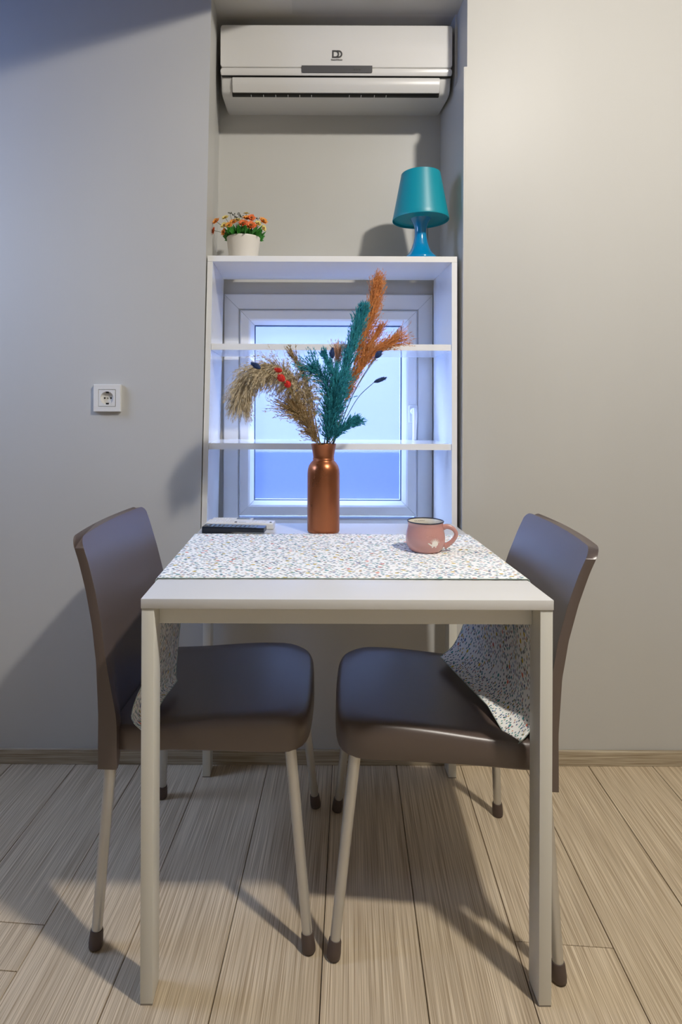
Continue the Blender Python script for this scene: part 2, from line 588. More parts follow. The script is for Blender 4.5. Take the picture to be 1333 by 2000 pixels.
# niche back wall with the window opening
WX0, WX1, WZ0, WZ1 = -0.283, 0.462, 0.640, 1.494
mbk = MB()
ya, yb = YB, YB + 0.10
mbk.box((-0.42, ya, ZSILL), (WX0, yb, ZLOW)).box((WX1, ya, ZSILL), (0.60, yb, ZLOW))
mbk.box((WX0, ya, WZ1), (WX1, yb, ZLOW)).box((WX0, ya, ZSILL), (WX1, yb, WZ0))
struct(mbk.build('wall_niche_back', M_wall))
# ceiling: lowered on the left, higher on the right
struct(MB().box((X0, YF, ZLOW), (XSTEP, YW, ZLOW + .1)).box((XSTEP - .1, YF, ZLOW + .1), (XSTEP, YW, ZHIGH)).build('ceiling_lowered', M_ceilhi))
struct(MB().box((XSTEP - .1, YF, ZHIGH), (X1, YW, ZHIGH + .1)).build('ceiling', M_ceilhi))
# remaining walls; the left one has a tall window opening
struct(MB().box((X1, YF, 0), (X1 + .1, YW + TH, ZHIGH)).build('wall_right', M_room))
struct(MB().box((X0, YF - .1, 0), (X1, YF, ZHIGH)).build('wall_front', M_front))
LY0, LY1, LZ0, LZ1 = 1.0, 1.65, 1.55, 2.3
struct(MB().box((X0 - .1, YF, 0), (X0, LY0, ZLOW)).box((X0 - .1, LY1, 0), (X0, YW + TH, ZLOW))
       .box((X0 - .1, LY0, LZ1), (X0, LY1, ZLOW)).box((X0 - .1, LY0, 0), (X0, LY1, LZ0)).build('wall_left', M_room))
# baseboard
struct(MB().box((X0, YW - 0.011, 0), (X1, YW, 0.045), 0.0015, 1).build('baseboard_back', M_base))
struct(MB().box((NR + 0.0005, YW - 0.003, 0.60), (NR + 0.0075, YW + 0.02, ZST - 0.002), 0.001, 1).build('trim_1', M_wall))

# added wall outside, blocks the low sky; pale over blue tones the pane
M_screen_pale = mat('added_screen_pale', (0.15, 0.15, 0.175, 1), 0.9, var=0.1, vscale=1.2)
M_screen_blue = mat('added_screen_blue', (0.006, 0.028, 0.15, 1), 0.9, var=0.2, vscale=1.5)
struct(MB().box((-1.6, 4.2, 0.80), (4.0, 4.4, 3.1)).build('wall_added_upper', M_screen_pale))
struct(MB().box((-1.6, 4.17, -3.0), (4.0, 4.4, 0.80)).build('wall_added_lower', M_screen_blue))  # added lower band, coloured blue to deepen the bottom of the pane

# ------------------------------------------------------------------ window in the niche
win = bpy.data.objects.new('window_1', None); COL.objects.link(win); win.location = ((WX0 + WX1) / 2, YB, WZ0)
struct(win, 'white plastic window with frosted glass behind the shelves')


def mitre_frame(x0, x1, z0, z1, w, prof, name, m, wb=None):
    """four mitred rails; prof = [(inset 0..1, y), ...] from outer to inner edge"""
    if wb is None: wb = w
    outs = [(x0, z0), (x1, z0), (x1, z1), (x0, z1)]
    ins = [(x0 + w, z0 + wb), (x1 - w, z0 + wb), (x1 - w, z1 - w), (x0 + w, z1 - w)]
    for i in range(4):
        j = (i + 1) % 4
        mb = MB()
        ra, rb = [], []
        for t, y in prof:
            a = [outs[i][q] + (ins[i][q] - outs[i][q]) * t for q in range(2)]
            b = [outs[j][q] + (ins[j][q] - outs[j][q]) * t for q in range(2)]
            g = 0.0005
            dx, dz = b[0] - a[0], b[1] - a[1]
            L = math.hypot(dx, dz)
            a = (a[0] + dx / L * g, a[1] + dz / L * g); b = (b[0] - dx / L * g, b[1] - dz / L * g)
            ra.append(Vector((a[0], y, a[1]))); rb.append(Vector((b[0], y, b[1])))
        mb.loft([ra, rb])
        ob = mb.build(name, m, win)
    return ob

# fixed frame
mitre_frame(WX0, WX1, WZ0, WZ1, 0.0565, [(0, YB + .07), (0, YB - .004), (.06, YB - .008), (.93, YB - .008), (1, YB - .003), (1, YB + .07)], 'frame_rail', M_pvc)
SX0, SX1, SZ0, SZ1 = WX0 + .0585, WX1 - .0585, 0.7085, WZ1 - .0585
# sash, proud of the frame
SW = 0.051
mitre_frame(SX0, SX1, SZ0, SZ1, SW, [(0, YB + .06), (0, YB - .012), (.10, YB - .018), (.62, YB - .018), (.74, YB - .014), (1, YB + .002), (1, YB + .05)], 'sash_rail', M_pvc)
mitre_frame(SX0 - .0018, SX1 + .0018, SZ0 - .0018, SZ1 + .0018, 0.0015, [(0, YB - .002), (1, YB - .002), (1, YB + .05), (0, YB + .05)], 'seal_strip', M_gasket)
gx0, gx1, gz0, gz1 = SX0 + SW, SX1 - SW, SZ0 + SW, SZ1 - SW
mitre_frame(gx0 - .0005, gx1 + .0005, gz0 - .0005, gz1 + .0005, 0.0035, [(0, YB + .004), (1, YB + .007), (1, YB + .02), (0, YB + .02)], 'glazing_seal', M_gasket)
MB().add([(gx0 - .01, YB + .018, gz0 - .01), (gx1 + .01, YB + .018, gz0 - .01), (gx1 + .01, YB + .018, gz1 + .01), (gx0 - .01, YB + .018, gz1 + .01)], [(0, 1, 2, 3)]).build('pane', M_glass, win)
hx = (807 - PPX) / F_PX * (YB - .02)
hz = CAM_Z - (808 - PPY) * YB / F_PX
MB().box((hx - .015, YB - .027, hz - .030), (hx + .015, YB - .0185, hz + .032), .004).build('handle_plate', M_pvc, win, True, 40)
hnd = MB().tube([(hx, YB - .028, hz + .010), (hx, YB - .040, hz + .010), (hx, YB - .056, hz + .010)], [.012, .011, .011], 14) \
    .tube([(hx, YB - .056, hz + .020), (hx, YB - .060, hz), (hx - .001, YB - .060, hz - .05), (hx - .002, YB - .056, hz - .115)], [.009, .0115, .010, .008], 12, flat=0.75)
hnd.build('handle', M_pvc, win, True, 50)

# ------------------------------------------------------------------ shelf unit in the niche
SHF, SHB = 1.868, 2.128
sh = thing('shelf_unit', 'white open shelf unit with two shelves standing in front of the window', 'shelf unit', (0.09, 2.0, ZSILL))
TZ = 1.557


def shx(side, z):   # outer x of the side panels: the unit spreads slightly towards the floor
    t = (TZ - z) / (TZ - 0.745)
    return (-0.2955 - 0.0155 * t) if side < 0 else (0.4735 + 0.003 * t)


def slab(x0b, x1b, x0t, x1t, y0, y1, z0, z1):
    v = [(x0b, y0, z0), (x1b, y0, z0), (x1b, y1, z0), (x0b, y1, z0), (x0t, y0, z1), (x1t, y0, z1), (x1t, y1, z1), (x0t, y1, z1)]
    return MB().add(v, [(0, 1, 2, 3), (7, 6, 5, 4), (0, 4, 5, 1), (1, 5, 6, 2), (2, 6, 7, 3), (3, 7, 4, 0)])
PT = 0.0165
slab(shx(-1, TZ), shx(1, TZ), shx(-1, TZ), shx(1, TZ), SHF, SHB, TZ - .0175, TZ).build('top_board', M_white, sh)
zb = ZSILL
slab(shx(-1, zb), shx(-1, zb) + PT, shx(-1, TZ - .018), shx(-1, TZ - .018) + PT, SHF, SHB, zb, TZ - .018).build('side_panel', M_whitegloss, sh)
slab(shx(1, zb) - PT, shx(1, zb), shx(1, TZ - .018) - PT, shx(1, TZ - .018), SHF, SHB, zb, TZ - .018).build('side_panel', M_whitegloss, sh)
for zt in (1.2865, 0.9795):
    g = .0006
    slab(shx(-1, zt) + PT + g, shx(1, zt) - PT - g, shx(-1, zt) + PT + g, shx(1, zt) - PT - g, SHF + .004, SHB - .01, zt - .019, zt).build('shelf', M_whitegloss, sh)

# ------------------------------------------------------------------ air conditioner
AX0, AX1 = -0.2726, 0.4815
ac = thing('air_conditioner', 'white wall-mounted air conditioner at the top of the niche', 'air conditioner', ((AX0 + AX1) / 2, YB, 2.118))
# (y, z) outline of the casing
prof = [(YB - .0, 2.132), (YB - .0, 2.330), (1.985, 2.330), (1.983, 2.205), (1.983, 2.165), (1.992, 2.128), (2.002, 2.120), (2.03, 2.119)]


def ac_body(profile, x0, x1, r=0.010):
    cy = sum(p[0] for p in profile) / len(profile); cz = sum(p[1] for p in profile) / len(profile)
    rings = []
    for x, s in ((x0, r), (x0 + r * .3, r * .3), (x0 + r, 0), (x1 - r, 0), (x1 - r * .3, r * .3), (x1, r)):
        ring = []
        for y, z in profile:
            dy = s if y < cy - 0.02 else 0
            dz = -s if z > cz else s
            ring.append(Vector((x, y + dy, z + dz)))
        rings.append(ring)
    return MB().loft(rings)
ac_body(prof, AX0, AX1).build('casing', M_ac, ac, True, 35)
# front panel
fp = [(1.984, 2.1965), (1.984, 2.3335), (1.979, 2.3355), (1.9735, 2.334), (1.971, 2.329), (1.9705, 2.26), (1.9712, 2.1985), (1.973, 2.1965)]
ac_body(fp, AX0 + .0005, AX1 - .0005, 0.007).build('front_panel', M_acpanel, ac, True, 35)
# band below the panel
bd = [(1.9835, 2.1705), (1.9835, 2.1955), (1.974, 2.1955), (1.9718, 2.193), (1.9722, 2.176), (1.975, 2.1705)]
ac_body(bd, AX0 + .0005, AX1 - .0005, 0.007).build('trim_band', M_acpanel, ac, True, 35)


def xa(px, y=1.972): return (px - PPX) * y / F_PX
def za(py, y=1.972): return CAM_Z - (py - PPY) * y / F_PX


# display window with rounded lower corners
dx0, dx1, dz0, dz1 = xa(587), xa(725), za(142.5), za(128.5)
rr = .004
pl = [(dx0, dz1), (dx0, dz0 + rr), (dx0 + rr * .3, dz0 + rr * .3), (dx0 + rr, dz0), (dx1 - rr, dz0), (dx1 - rr * .3, dz0 + rr * .3), (dx1, dz0 + rr), (dx1, dz1)]
MB().prism(pl, 1, 1.9695, 1.974).build('display', M_acdisp, ac)
# indicator marks inside the display
mk = MB()
for q in range(3):
    mk.box((xa(689 + q * 5), 1.9688, za(137)), (xa(692 + q * 5), 1.9694, za(132.5)))
mk.build('indicator_marks', M_logo, ac)
# vane
vx0, vx1 = xa(450), xa(859)
vn = [(1.9795, 2.1655), (1.976, 2.1655), (1.9745, 2.160), (1.9765, 2.140), (1.985, 2.1215), (1.989, 2.1215), (1.984, 2.14)]
ac_body(vn, vx0 + .002, vx1 - .002, 0.002).build('air_vane', M_ac, ac, True, 35)
MB().prism([(1.9805, 2.169), (1.9905, 2.128), (1.9975, 2.1175), (2.006, 2.1165), (2.006, 2.169)], 0, vx0, vx1).build('outlet_slot', M_acdark, ac)
for px_ in (488, 512, 536, 560, 583, 606, 680, 703, 729, 752):
    xx = xa(px_, 1.995)
    MB().prism([(1.9945, 2.1185), (1.9995, 2.1155), (2.004, 2.1155), (2.004, 2.124)], 0, xx, xx + .002).build('guide_fin', M_ac, ac)
MB().box((AX0 + .004, 1.9725, 2.1683), (AX1 - .004, 1.983, 2.1702)).build('seam', M_acdark, ac)


def logo_d(mb, x, z, w, h, t, y0, y1, inner=True):
    """a capital D as a thick outline"""
    n = 14
    out = [(x, z)]; inn = [(x + t, z + t)]
    for k in range(n + 1):
        a = -math.pi / 2 + math.pi * k / n
        out.append((x + w - h / 2 + math.cos(a) * h / 2, z + h / 2 + math.sin(a) * h / 2))
        inn.append((x + w - h / 2 + math.cos(a) * (h / 2 - t), z + h / 2 + math.sin(a) * (h / 2 - t)))
    out.append((x, z + h)); inn.append((x + t, z + h - t))
    N = len(out)
    v = [(p[0], y0, p[1]) for p in out] + [(p[0], y0, p[1]) for p in inn] + [(p[0], y1, p[1]) for p in out] + [(p[0], y1, p[1]) for p in inn]
    f = []
    for i in range(N):
        j = (i + 1) % N
        f += [(i, j, N + j, N + i), (i, 2 * N + i, 2 * N + j, j), (N + i, N + j, 3 * N + j, 3 * N + i)]
    mb.add(v, f)


lg = MB()
ly = 1.9702
lx, lz, lh = xa(646.5, ly), za(113, ly), (113 - 98) * ly / F_PX
logo_d(lg, lx, lz, lh * .92, lh, lh * .2, ly - .0006, ly + .001)
# second D: bowl only, partly behind the first
n = 14
ox = lx + lh * .42
out, inn = [], []
for k in range(n + 1):
    a = -math.pi / 2 + math.pi * k / n
    out.append((ox + lh * .42 + math.cos(a) * lh / 2, lz + lh / 2 + math.sin(a) * lh / 2))
    inn.append((ox + lh * .42 + math.cos(a) * lh * .3, lz + lh / 2 + math.sin(a) * lh * .3))
out = [(ox + .14 * lh, lz)] + out + [(ox + .14 * lh, lz + lh)]
inn = [(ox + .3 * lh, lz + .2 * lh)] + inn + [(ox + .3 * lh, lz + .8 * lh)]
N = len(out)
lg.add([(p[0], ly - .0006, p[1]) for p in out + inn], [(i, i + 1, N + i + 1, N + i) for i in range(N - 1)])
lg.build('logo', M_logo, ac)


def text_mesh(body, size, m, parent, mw, name, offset=0.0):
    cu = bpy.data.curves.new(name, 'FONT')
    cu.body = body; cu.size = size; cu.align_x = 'CENTER'; cu.extrude = 0.0003; cu.offset = offset
    cu.resolution_u = 3
    o = bpy.data.objects.new(name, cu)
    COL.objects.link(o)
    bpy.context.view_layer.update()
    me = bpy.data.meshes.new_from_object(o.evaluated_get(bpy.context.evaluated_depsgraph_get()))
    bpy.data.objects.remove(o)
    me.materials.clear(); me.materials.append(m)
    off = Matrix.Translation(-parent.location)
    me.transform(off @ mw)
    ob = bpy.data.objects.new(name, me)
    COL.objects.link(ob); ob.parent = parent
    return ob


text_mesh('DemirDöküm', 0.0066, M_logo, ac, Matrix.Translation((xa(655.5, ly), ly - .0005, za(117.8, ly))) @ Matrix.Rotation(math.radians(90), 4, 'X'), 'logo_lettering', 0.0001)

# ------------------------------------------------------------------ socket
oc = W(211.2, 779, YW)
so = thing('wall_socket', 'white square wall socket on the grey wall left of the niche', 'socket', (oc.x, YW, oc.z))
h = 0.0415
mb = MB()
ri = 0.0262
yf = YW - 0.0115


def ring_rect(ho, hi_, y0, y1):
    m_ = MB()
    o4 = [(-ho, -ho), (ho, -ho), (ho, ho), (-ho, ho)]; i4 = [(-hi_, -hi_), (hi_, -hi_), (hi_, hi_), (-hi_, hi_)]
    v = [(oc.x + p[0], y0, oc.z + p[1]) for p in o4 + i4] + [(oc.x + p[0], y1, oc.z + p[1]) for p in o4 + i4]
    f = []
    for i in range(4):
        j = (i + 1) % 4
        f += [(i, j, 4 + j, 4 + i), (8 + j, 8 + i, 12 + i, 12 + j), (i, 8 + i, 8 + j, j), (4 + j, 12 + j, 12 + i, 4 + i)]
    return m_.add(v, f)
fr = ring_rect(h, ri, yf, YW).build('frame', M_outlet, so)
bv = fr.modifiers.new('bevel', 'BEVEL'); bv.width = .0012; bv.segments = 2; bv.limit_method = 'ANGLE'
ring_rect(ri - .0002, ri - .0012, yf + .003, YW).build('joint', M_outgap, so)
# insert plate with a round recess
n = 48
rr = 0.0200
hh = ri - .0012
sq, ci, cb_ = [], [], []
for k in range(n):
    a = 2 * math.pi * k / n
    c_, s_ = math.cos(a), math.sin(a)
    q = hh / max(abs(c_), abs(s_))
    sq.append(Vector((oc.x + c_ * q, yf - .0004, oc.z + s_ * q)))
    ci.append(Vector((oc.x + c_ * rr, yf - .0004, oc.z + s_ * rr)))
    cb_.append(Vector((oc.x + c_ * rr * .96, yf + .0095, oc.z + s_ * rr * .96)))
sqb = [Vector((v.x, YW, v.z)) for v in sq]
MB().loft([sqb, sq, ci, cb_], cap0=False).build('insert', M_outlet, so)
for sx in (-1, 1):
    MB().tube([(oc.x + sx * .0095, yf + .0088, oc.z), (oc.x + sx * .0095, yf + .0096, oc.z)], .0027, 16).build('pin_hole', M_hole, so)
    MB().box((oc.x - .0035, yf + .001, oc.z + sx * .0172 - .0028), (oc.x + .0035, yf + .0093, oc.z + sx * .0172 + .0028), .0006, 1).build('earth_clip', M_hole, so)
MB().tube([(oc.x, yf + .0086, oc.z), (oc.x, yf + .0096, oc.z)], .0021, 12).build('screw', M_metal, so)

# ------------------------------------------------------------------ table
TX0, TX1, TY0, TY1, TH_ = -0.293, 0.457, 1.10, 1.838, 0.74
tb = thing('dining_table', 'white square table with metal legs below the window niche', 'table', ((TX0 + TX1) / 2, (TY0 + TY1) / 2, 0))
MB().box((TX0, TY0, TH_ - .0185), (TX1, TY1, TH_), .0012, 2).build('table_top', M_tabletop, tb, True, 30)
LWX, LWY = .0232, .050
ins = 0.0008
for sx in (0, 1):
    for sy in (0, 1):
        x0 = TX0 + ins if sx == 0 else TX1 - ins - LWX
        y0 = TY0 + .002 if sy == 0 else TY1 - .002 - LWY
        lg_ = MB().box((x0, y0, 0.003), (x0 + LWX, y0 + LWY, TH_ - .0192), .0012, 2).build('leg', M_tleg, tb, True, 30)
        MB().box((x0 + .0006, y0 + .0006, 0), (x0 + LWX - .0006, y0 + LWY - .0006, .0032)).build('foot_glide', M_edge, lg_)
az0, az1 = 0.6815, TH_ - .0192
MB().box((TX0 + ins + LWX, TY0 + .040, az0), (TX1 - ins - LWX, TY0 + .058, az1), .001, 1).build('apron', M_tleg, tb)
MB().box((TX0 + ins + LWX, TY1 - .058, az0), (TX1 - ins - LWX, TY1 - .040, az1), .001, 1).build('apron', M_tleg, tb)
MB().box((TX0 + .004, TY0 + .002 + LWY, az0), (TX0 + .020, TY1 - .002 - LWY, az1), .001, 1).build('apron', M_tleg, tb)
MB().box((TX1 - .020, TY0 + .002 + LWY, az0), (TX1 - .004, TY1 - .002 - LWY, az1), .001, 1).build('apron', M_tleg, tb)

# ------------------------------------------------------------------ chairs (local: +x forward, y sideways)
def seat_top(u, v):
    z = 0.434 + 0.022 * sstep(-0.20, 0.10, u) - 0.010 * sstep(0.13, 0.215, u)
    dish = 0.010 * (1 - (v / 0.215) ** 2) * sstep(0.2, 0.0, u) * sstep(-0.22, -0.05, u)
    return z - max(0, dish)


def seat_outline(n=96, off=0.0):
    pts = []
    for k in range(n):
        a = 2 * math.pi * k / n
        c_, s_ = math.cos(a), math.sin(a)
        p_ = 7.0 if c_ > 0 else 12.0
        r = (abs(c_) ** p_ + abs(s_) ** p_) ** (-1 / p_)
        u, v = c_ * r, s_ * r
        hv = 0.206 + (0.216 - 0.206) * (0.5 - u / 2)
        U = u * (0.205 if u > 0 else 0.205)
        U += 0.010 * (1 - v * v) * (1 if u > 0 else 0) * abs(u) ** 2
        V = v * hv
        # inset
        L = math.hypot(U, V)
        U -= U / L * off; V -= V / L * off
        pts.append((U, V))
    return pts


def back_u(z):
    P = [(0.34, -.217), (0.46, -.216), (0.57, -.221), (0.64, -.231), (0.71, -.247), (0.77, -.264), (0.82, -.281)]
    if z <= P[0][0]: return P[0][1]
    for (za_, a), (zb_, b) in zip(P[:-1], P[1:]):
        if z <= zb_:
            return a + (b - a) * (z - za_) / (zb_ - za_)
    return P[-1][1]


def make_chair(name, label, loc, rz, group, lean=1.0):
    t = thing(name, label, 'chair', loc, group)
    # seat with a deep moulded rim
    rings = []
    def ring(off, fz):
        return [Vector((u, v, fz(u, v))) for u, v in seat_outline(off=off)]
    bot = lambda u, v: 0.381 + 0.006 * (1 - min(1, (u / .2) ** 2))
    rings.append(ring(.030, lambda u, v: 0.415))
    rings.append(ring(.008, lambda u, v: bot(u, v) + .002))
    rings.append(ring(.004, bot))
    rings.append(ring(.000, lambda u, v: bot(u, v) + .004))
    rings.append(ring(.001, lambda u, v: seat_top(u, v) - .020))
    rings.append(ring(.002, lambda u, v: seat_top(u, v) - .010))
    rings.append(ring(.006, lambda u, v: seat_top(u, v) - .003))
    rings.append(ring(.013, lambda u, v: seat_top(u, v)))
    base = seat_outline(off=.013)
    for s_ in (.85, .7, .5, .3, .12):
        rings.append([Vector((u * s_, v * s_, seat_top(u * s_, v * s_))) for u, v in base])
    mb = MB(); mb.loft(rings)
    mb.v = [Vector(v) + Vector(loc) for v in mb.v]
    mb.build('seat', M_chair, t, True)
    # backrest: closed slab following the curved profile, sides run down to the rear legs
    nz_, nv = 40, 36
    def bp(i, j, front):
        s_ = i / nz_
        q = math.sin(math.pi / 2 * (-1 + 2 * j / nv))
        hw = 0.226 - 0.014 * sstep(0.45, 1.0, s_)
        cr_ = 0.030
        # rounded upper corners
        z1 = 0.818
        edge = max(0.0, abs(q) - 0.86) / 0.14
        z1 -= 0.022 * (1 - math.sqrt(max(0, 1 - edge ** 2))) 
        z0 = 0.352 + 0.045 * sstep(0.97, 0.80, abs(q))
        z = z0 + (z1 - z0) * s_
        u = -.216 + (back_u(z) + .216) * lean
        v = q * hw
        u += -0.016 * (1 - q * q) * sstep(0.40, 0.62, z)     # curved in plan
        th = 0.020 + 0.019 * sstep(0.60, 0.42, z) * sstep(0.72, 0.90, abs(q))
        if front: u += th
        return Vector((u, v, z))
    fr_ = [[bp(i, j, True) for j in range(nv + 1)] for i in range(nz_ + 1)]
    bk_ = [[bp(i, j, False) for j in range(nv + 1)] for i in range(nz_ + 1)]
    rings = []
    for i in range(nz_ + 1):
        rings.append(fr_[i] + list(reversed(bk_[i])))
    mb = MB(); mb.loft(rings)
    mb.v = [Vector(v) + Vector(loc) for v in mb.v]
    ob = mb.build('backrest', M_chair, t, True)
    bv = ob.modifiers.new('bevel', 'BEVEL'); bv.width = .0035; bv.segments = 3; bv.limit_method = 'ANGLE'; bv.angle_limit = math.radians(50)
    # legs
    for (fu, fv, tu, tv, zt) in ((.2145, .222, .170, .178, .405), (-.2155, .237, -.195, .206, .375)):
        for s_ in (-1, 1):
            top = Vector((tu, tv * s_, zt)); bot_ = Vector((fu, fv * s_, 0.0))
            d = top - bot_
            at = lambda z: bot_ + d * (z / zt)
            mb = MB(); mb.tube([at(.012), at(.20), top], [.0102, .0112, .0122], 18)
            mb.v = [v + Vector(loc) for v in mb.v]
            lg_ = mb.build('leg', M_alu, t, True, 50)
            mb = MB(); mb.tube([at(0), at(.003), at(.012), at(.033), at(.036)], [.010, .0135, .0142, .0128, .0118], 18)
            for v in mb.v:
                v.z = max(v.z, 0.0)
            mb.v = [v + Vector(loc) for v in mb.v]
            mb.build('foot_cap', M_cap, lg_, True, 50)
    t.rotation_euler = (0, 0, rz)
    return t


make_chair('dining_chair', 'taupe plastic chair with aluminium legs, tucked under the table below the wall socket',
           (-0.186, 1.446, 0), math.radians(-3.0), 'taupe chairs at the table')
make_chair('dining_chair', 'taupe plastic chair with aluminium legs on the mug side, cloth end lying on its seat',
           (0.294, 1.404, 0), math.radians(180 - 4.2), 'taupe chairs at the table', 1.3)

# ------------------------------------------------------------------ table runner
D0, DW = 1.228, 0.436
ZC = TH_ + 0.0016
left_rows = {
    0.0: [(-.2965, 1.228, .737), (-.303, 1.232, .640), (-.310, 1.235, .555), (-.334, 1.236, .495), (-.341, 1.232, .455), (-.318, 1.226, .430)],
    0.5: [(-.2965, 1.446, .737), (-.300, 1.43, .650), (-.303, 1.39, .560), (-.312, 1.35, .490), (-.322, 1.325, .456), (-.300, 1.318, .4535)],
    1.0: [(-.2965, 1.664, .737), (-.299, 1.61, .665), (-.298, 1.50, .565), (-.295, 1.445, .495), (-.292, 1.42, .462), (-.288, 1.405, .4545)],
}
right_rows = {
    0.0: [(.4605, 1.228, .737), (.465, 1.224, .640), (.468, 1.218, .545), (.462, 1.206, .475), (.444, 1.192, .448), (.412, 1.183, .424)],
    0.35: [(.4605, 1.38, .737), (.467, 1.38, .640), (.472, 1.375, .550), (.464, 1.355, .482), (.436, 1.325, .4535), (.398, 1.300, .4515)],
    0.7: [(.4605, 1.533, .737), (.464, 1.53, .640), (.462, 1.525, .555), (.448, 1.50, .490), (.416, 1.465, .4555), (.374, 1.425, .4545)],
    1.0: [(.4605, 1.664, .737), (.461, 1.66, .640), (.450, 1.652, .555), (.428, 1.635, .496), (.395, 1.595, .463), (.350, 1.534, .4605)],
}


def lerp_rows(rows, v):
    ks = sorted(rows)
    for a, b in zip(ks[:-1], ks[1:]):
        if v <= b + 1e-9:
            t = (v - a) / (b - a)
            return [Vector(p) * (1 - t) + Vector(q) * t for p, q in zip(rows[a], rows[b])]


NV, NS, NT = 40, 34, 60
grid = []
for j in range(NV + 1):
    v = j / NV
    d = D0 + DW * v
    L = catmull(lerp_rows(left_rows, v), NS)
    R = catmull(lerp_rows(right_rows, v), NS)
    row = []
    for i, p in enumerate(reversed(L)):
        s_ = 1 - i / NS
        p = p.copy()
        fold = math.sin(v * 11 + 1.0) * 0.006 * s_ * sstep(0.62, 0.3, abs(s_ - .45))
        p.x -= abs(fold)
        row.append(p)
    row.append(Vector((-.2945, d, ZC - .001)))
    for i in range(NT + 1):
        x = -.2915 + (.4555 + .2915) * i / NT
        wob = 0.0012 * noise.noise(Vector((x * 6, d * 7, 0.3))) + 0.0006
        dd = d + (0.0018 * math.sin(x * 9 + 1.2) if j in (0, NV) else 0)
        row.append(Vector((x, dd, ZC + max(0, wob))))
    row.append(Vector((.4585, d, ZC - .001)))
    for i, p in enumerate(R):
        s_ = i / NS
        p = p.copy()
        fold = math.sin(v * 13 + 0.4) * 0.006 * sstep(0.0, 0.25, s_) * sstep(0.95, 0.5, s_)
        p.x += abs(fold) * .8
        row.append(p)
    grid.append(row)
ncol = len(grid[0])
rn = thing('table_runner', 'white cotton runner with small coloured dabs, draped across the table', 'table runner', (0.08, 1.446, TH_))
mb = MB()
mb.add([p for r in grid for p in r], [(j * ncol + i, j * ncol + i + 1, (j + 1) * ncol + i + 1, (j + 1) * ncol + i) for j in range(NV) for i in range(ncol - 1)])
cl = mb.build('cloth', M_cloth, rn, True)
me = cl.data
uvl = me.uv_layers.new(name='UVMap')
acc = [0.0]
mid = grid[NV // 2]
for i in range(1, ncol):
    acc.append(acc[-1] + (mid[i] - mid[i - 1]).length)
for lp in me.loops:
    j, i = divmod(lp.vertex_index, ncol)
    uvl.data[lp.index].uv = (acc[i], DW * j / NV)
so_ = cl.modifiers.new('thickness', 'SOLIDIFY'); so_.thickness = 0.0012; so_.offset = 1.0 if me.polygons[NV * ncol // 2].normal.z > 0 else -1.0
for path in ([grid[0][i] for i in range(ncol)], [grid[NV][i] for i in range(ncol)],
             [grid[j][0] for j in range(NV + 1)], [grid[j][-1] for j in range(NV + 1)]):
    MB().tube([p + Vector((0, 0, .0004)) for p in path], [0.0007 + 0.0003 * math.sin(i * 2.1) for i in range(len(path))], 6).build('hem', M_hem, rn, True)

# ------------------------------------------------------------------ mug
mc = Vector((.2985, 1.472, TH_ + .0036))
mg = thing('mug', 'pink enamel-style mug with dark rim and white animal print on the runner', 'mug', mc)
outer = [(.030, 0), (.0355, .0008), (.0395, .005), (.0445, .013), (.0468, .022), (.0472, .031), (.0462, .041), (.0442, .051), (.0425, .058), (.0418, .063), (.0424, .067), (.0438, .0705)]
inner = [(.0418, .0705), (.0402, .066), (.0396, .060), (.0425, .046), (.0440, .030), (.0425, .016), (.036, .007), (.0, .0055)]
MB().lathe(outer, mc, 64, True, False).build('body', M_mug, mg, True, 60)
MB().lathe(inner, mc, 64, False, False).build('inside', M_mugin, mg, True, 60)
MB().lathe([(.0436, .0700), (.0444, .0712), (.0440, .0726), (.0428, .0730), (.0416, .0724), (.0415, .0705), (.0436, .0700)], mc, 64, False, False).build('rim', M_mugrim, mg, True)
ha = math.radians(-14)
hd = Vector((math.cos(ha), math.sin(ha), 0))
hp = catmull([mc + hd * .0415 + Vector((0, 0, .058)), mc + hd * .052 + Vector((0, 0, .0605)), mc + hd * .066 + Vector((0, 0, .055)), mc + hd * .0725 + Vector((0, 0, .043)),
              mc + hd * .066 + Vector((0, 0, .029)), mc + hd * .054 + Vector((0, 0, .018)), mc + hd * .0445 + Vector((0, 0, .012))], 26)
MB().tube(hp, [.0056 - .0018 * math.sin(math.pi * i / 26) for i in range(27)], 14, flat=1.25).build('handle', M_mug, mg, True)


def mug_r(z):
    for (r0, z0), (r1, z1) in zip(outer[:-1], outer[1:]):
        if z0 <= z <= z1: return r0 + (r1 - r0) * (z - z0) / (z1 - z0)
    return outer[-1][0]


def mug_pt(a, z, lift=.0004):
    r = mug_r(z) + lift
    return Vector((mc.x + math.sin(a) * r, mc.y - math.cos(a) * r, mc.z + z))


def mug_patch(mb, poly, a0, z0, sc_):
    """flat print: polygon (x, z) wrapped on the mug"""
    c = (sum(p[0] for p in poly) / len(poly), sum(p[1] for p in poly) / len(poly))
    vs = [mug_pt(a0 + c[0] * sc_ / .046, z0 + c[1] * sc_)] + [mug_pt(a0 + p[0] * sc_ / .046, z0 + p[1] * sc_) for p in poly]
    n_ = len(poly)
    mb.add(vs, [(0, 1 + i, 1 + (i + 1) % n_) for i in range(n_)])


pr = MB()
A0, Z0, S0 = .22, .019, .0145
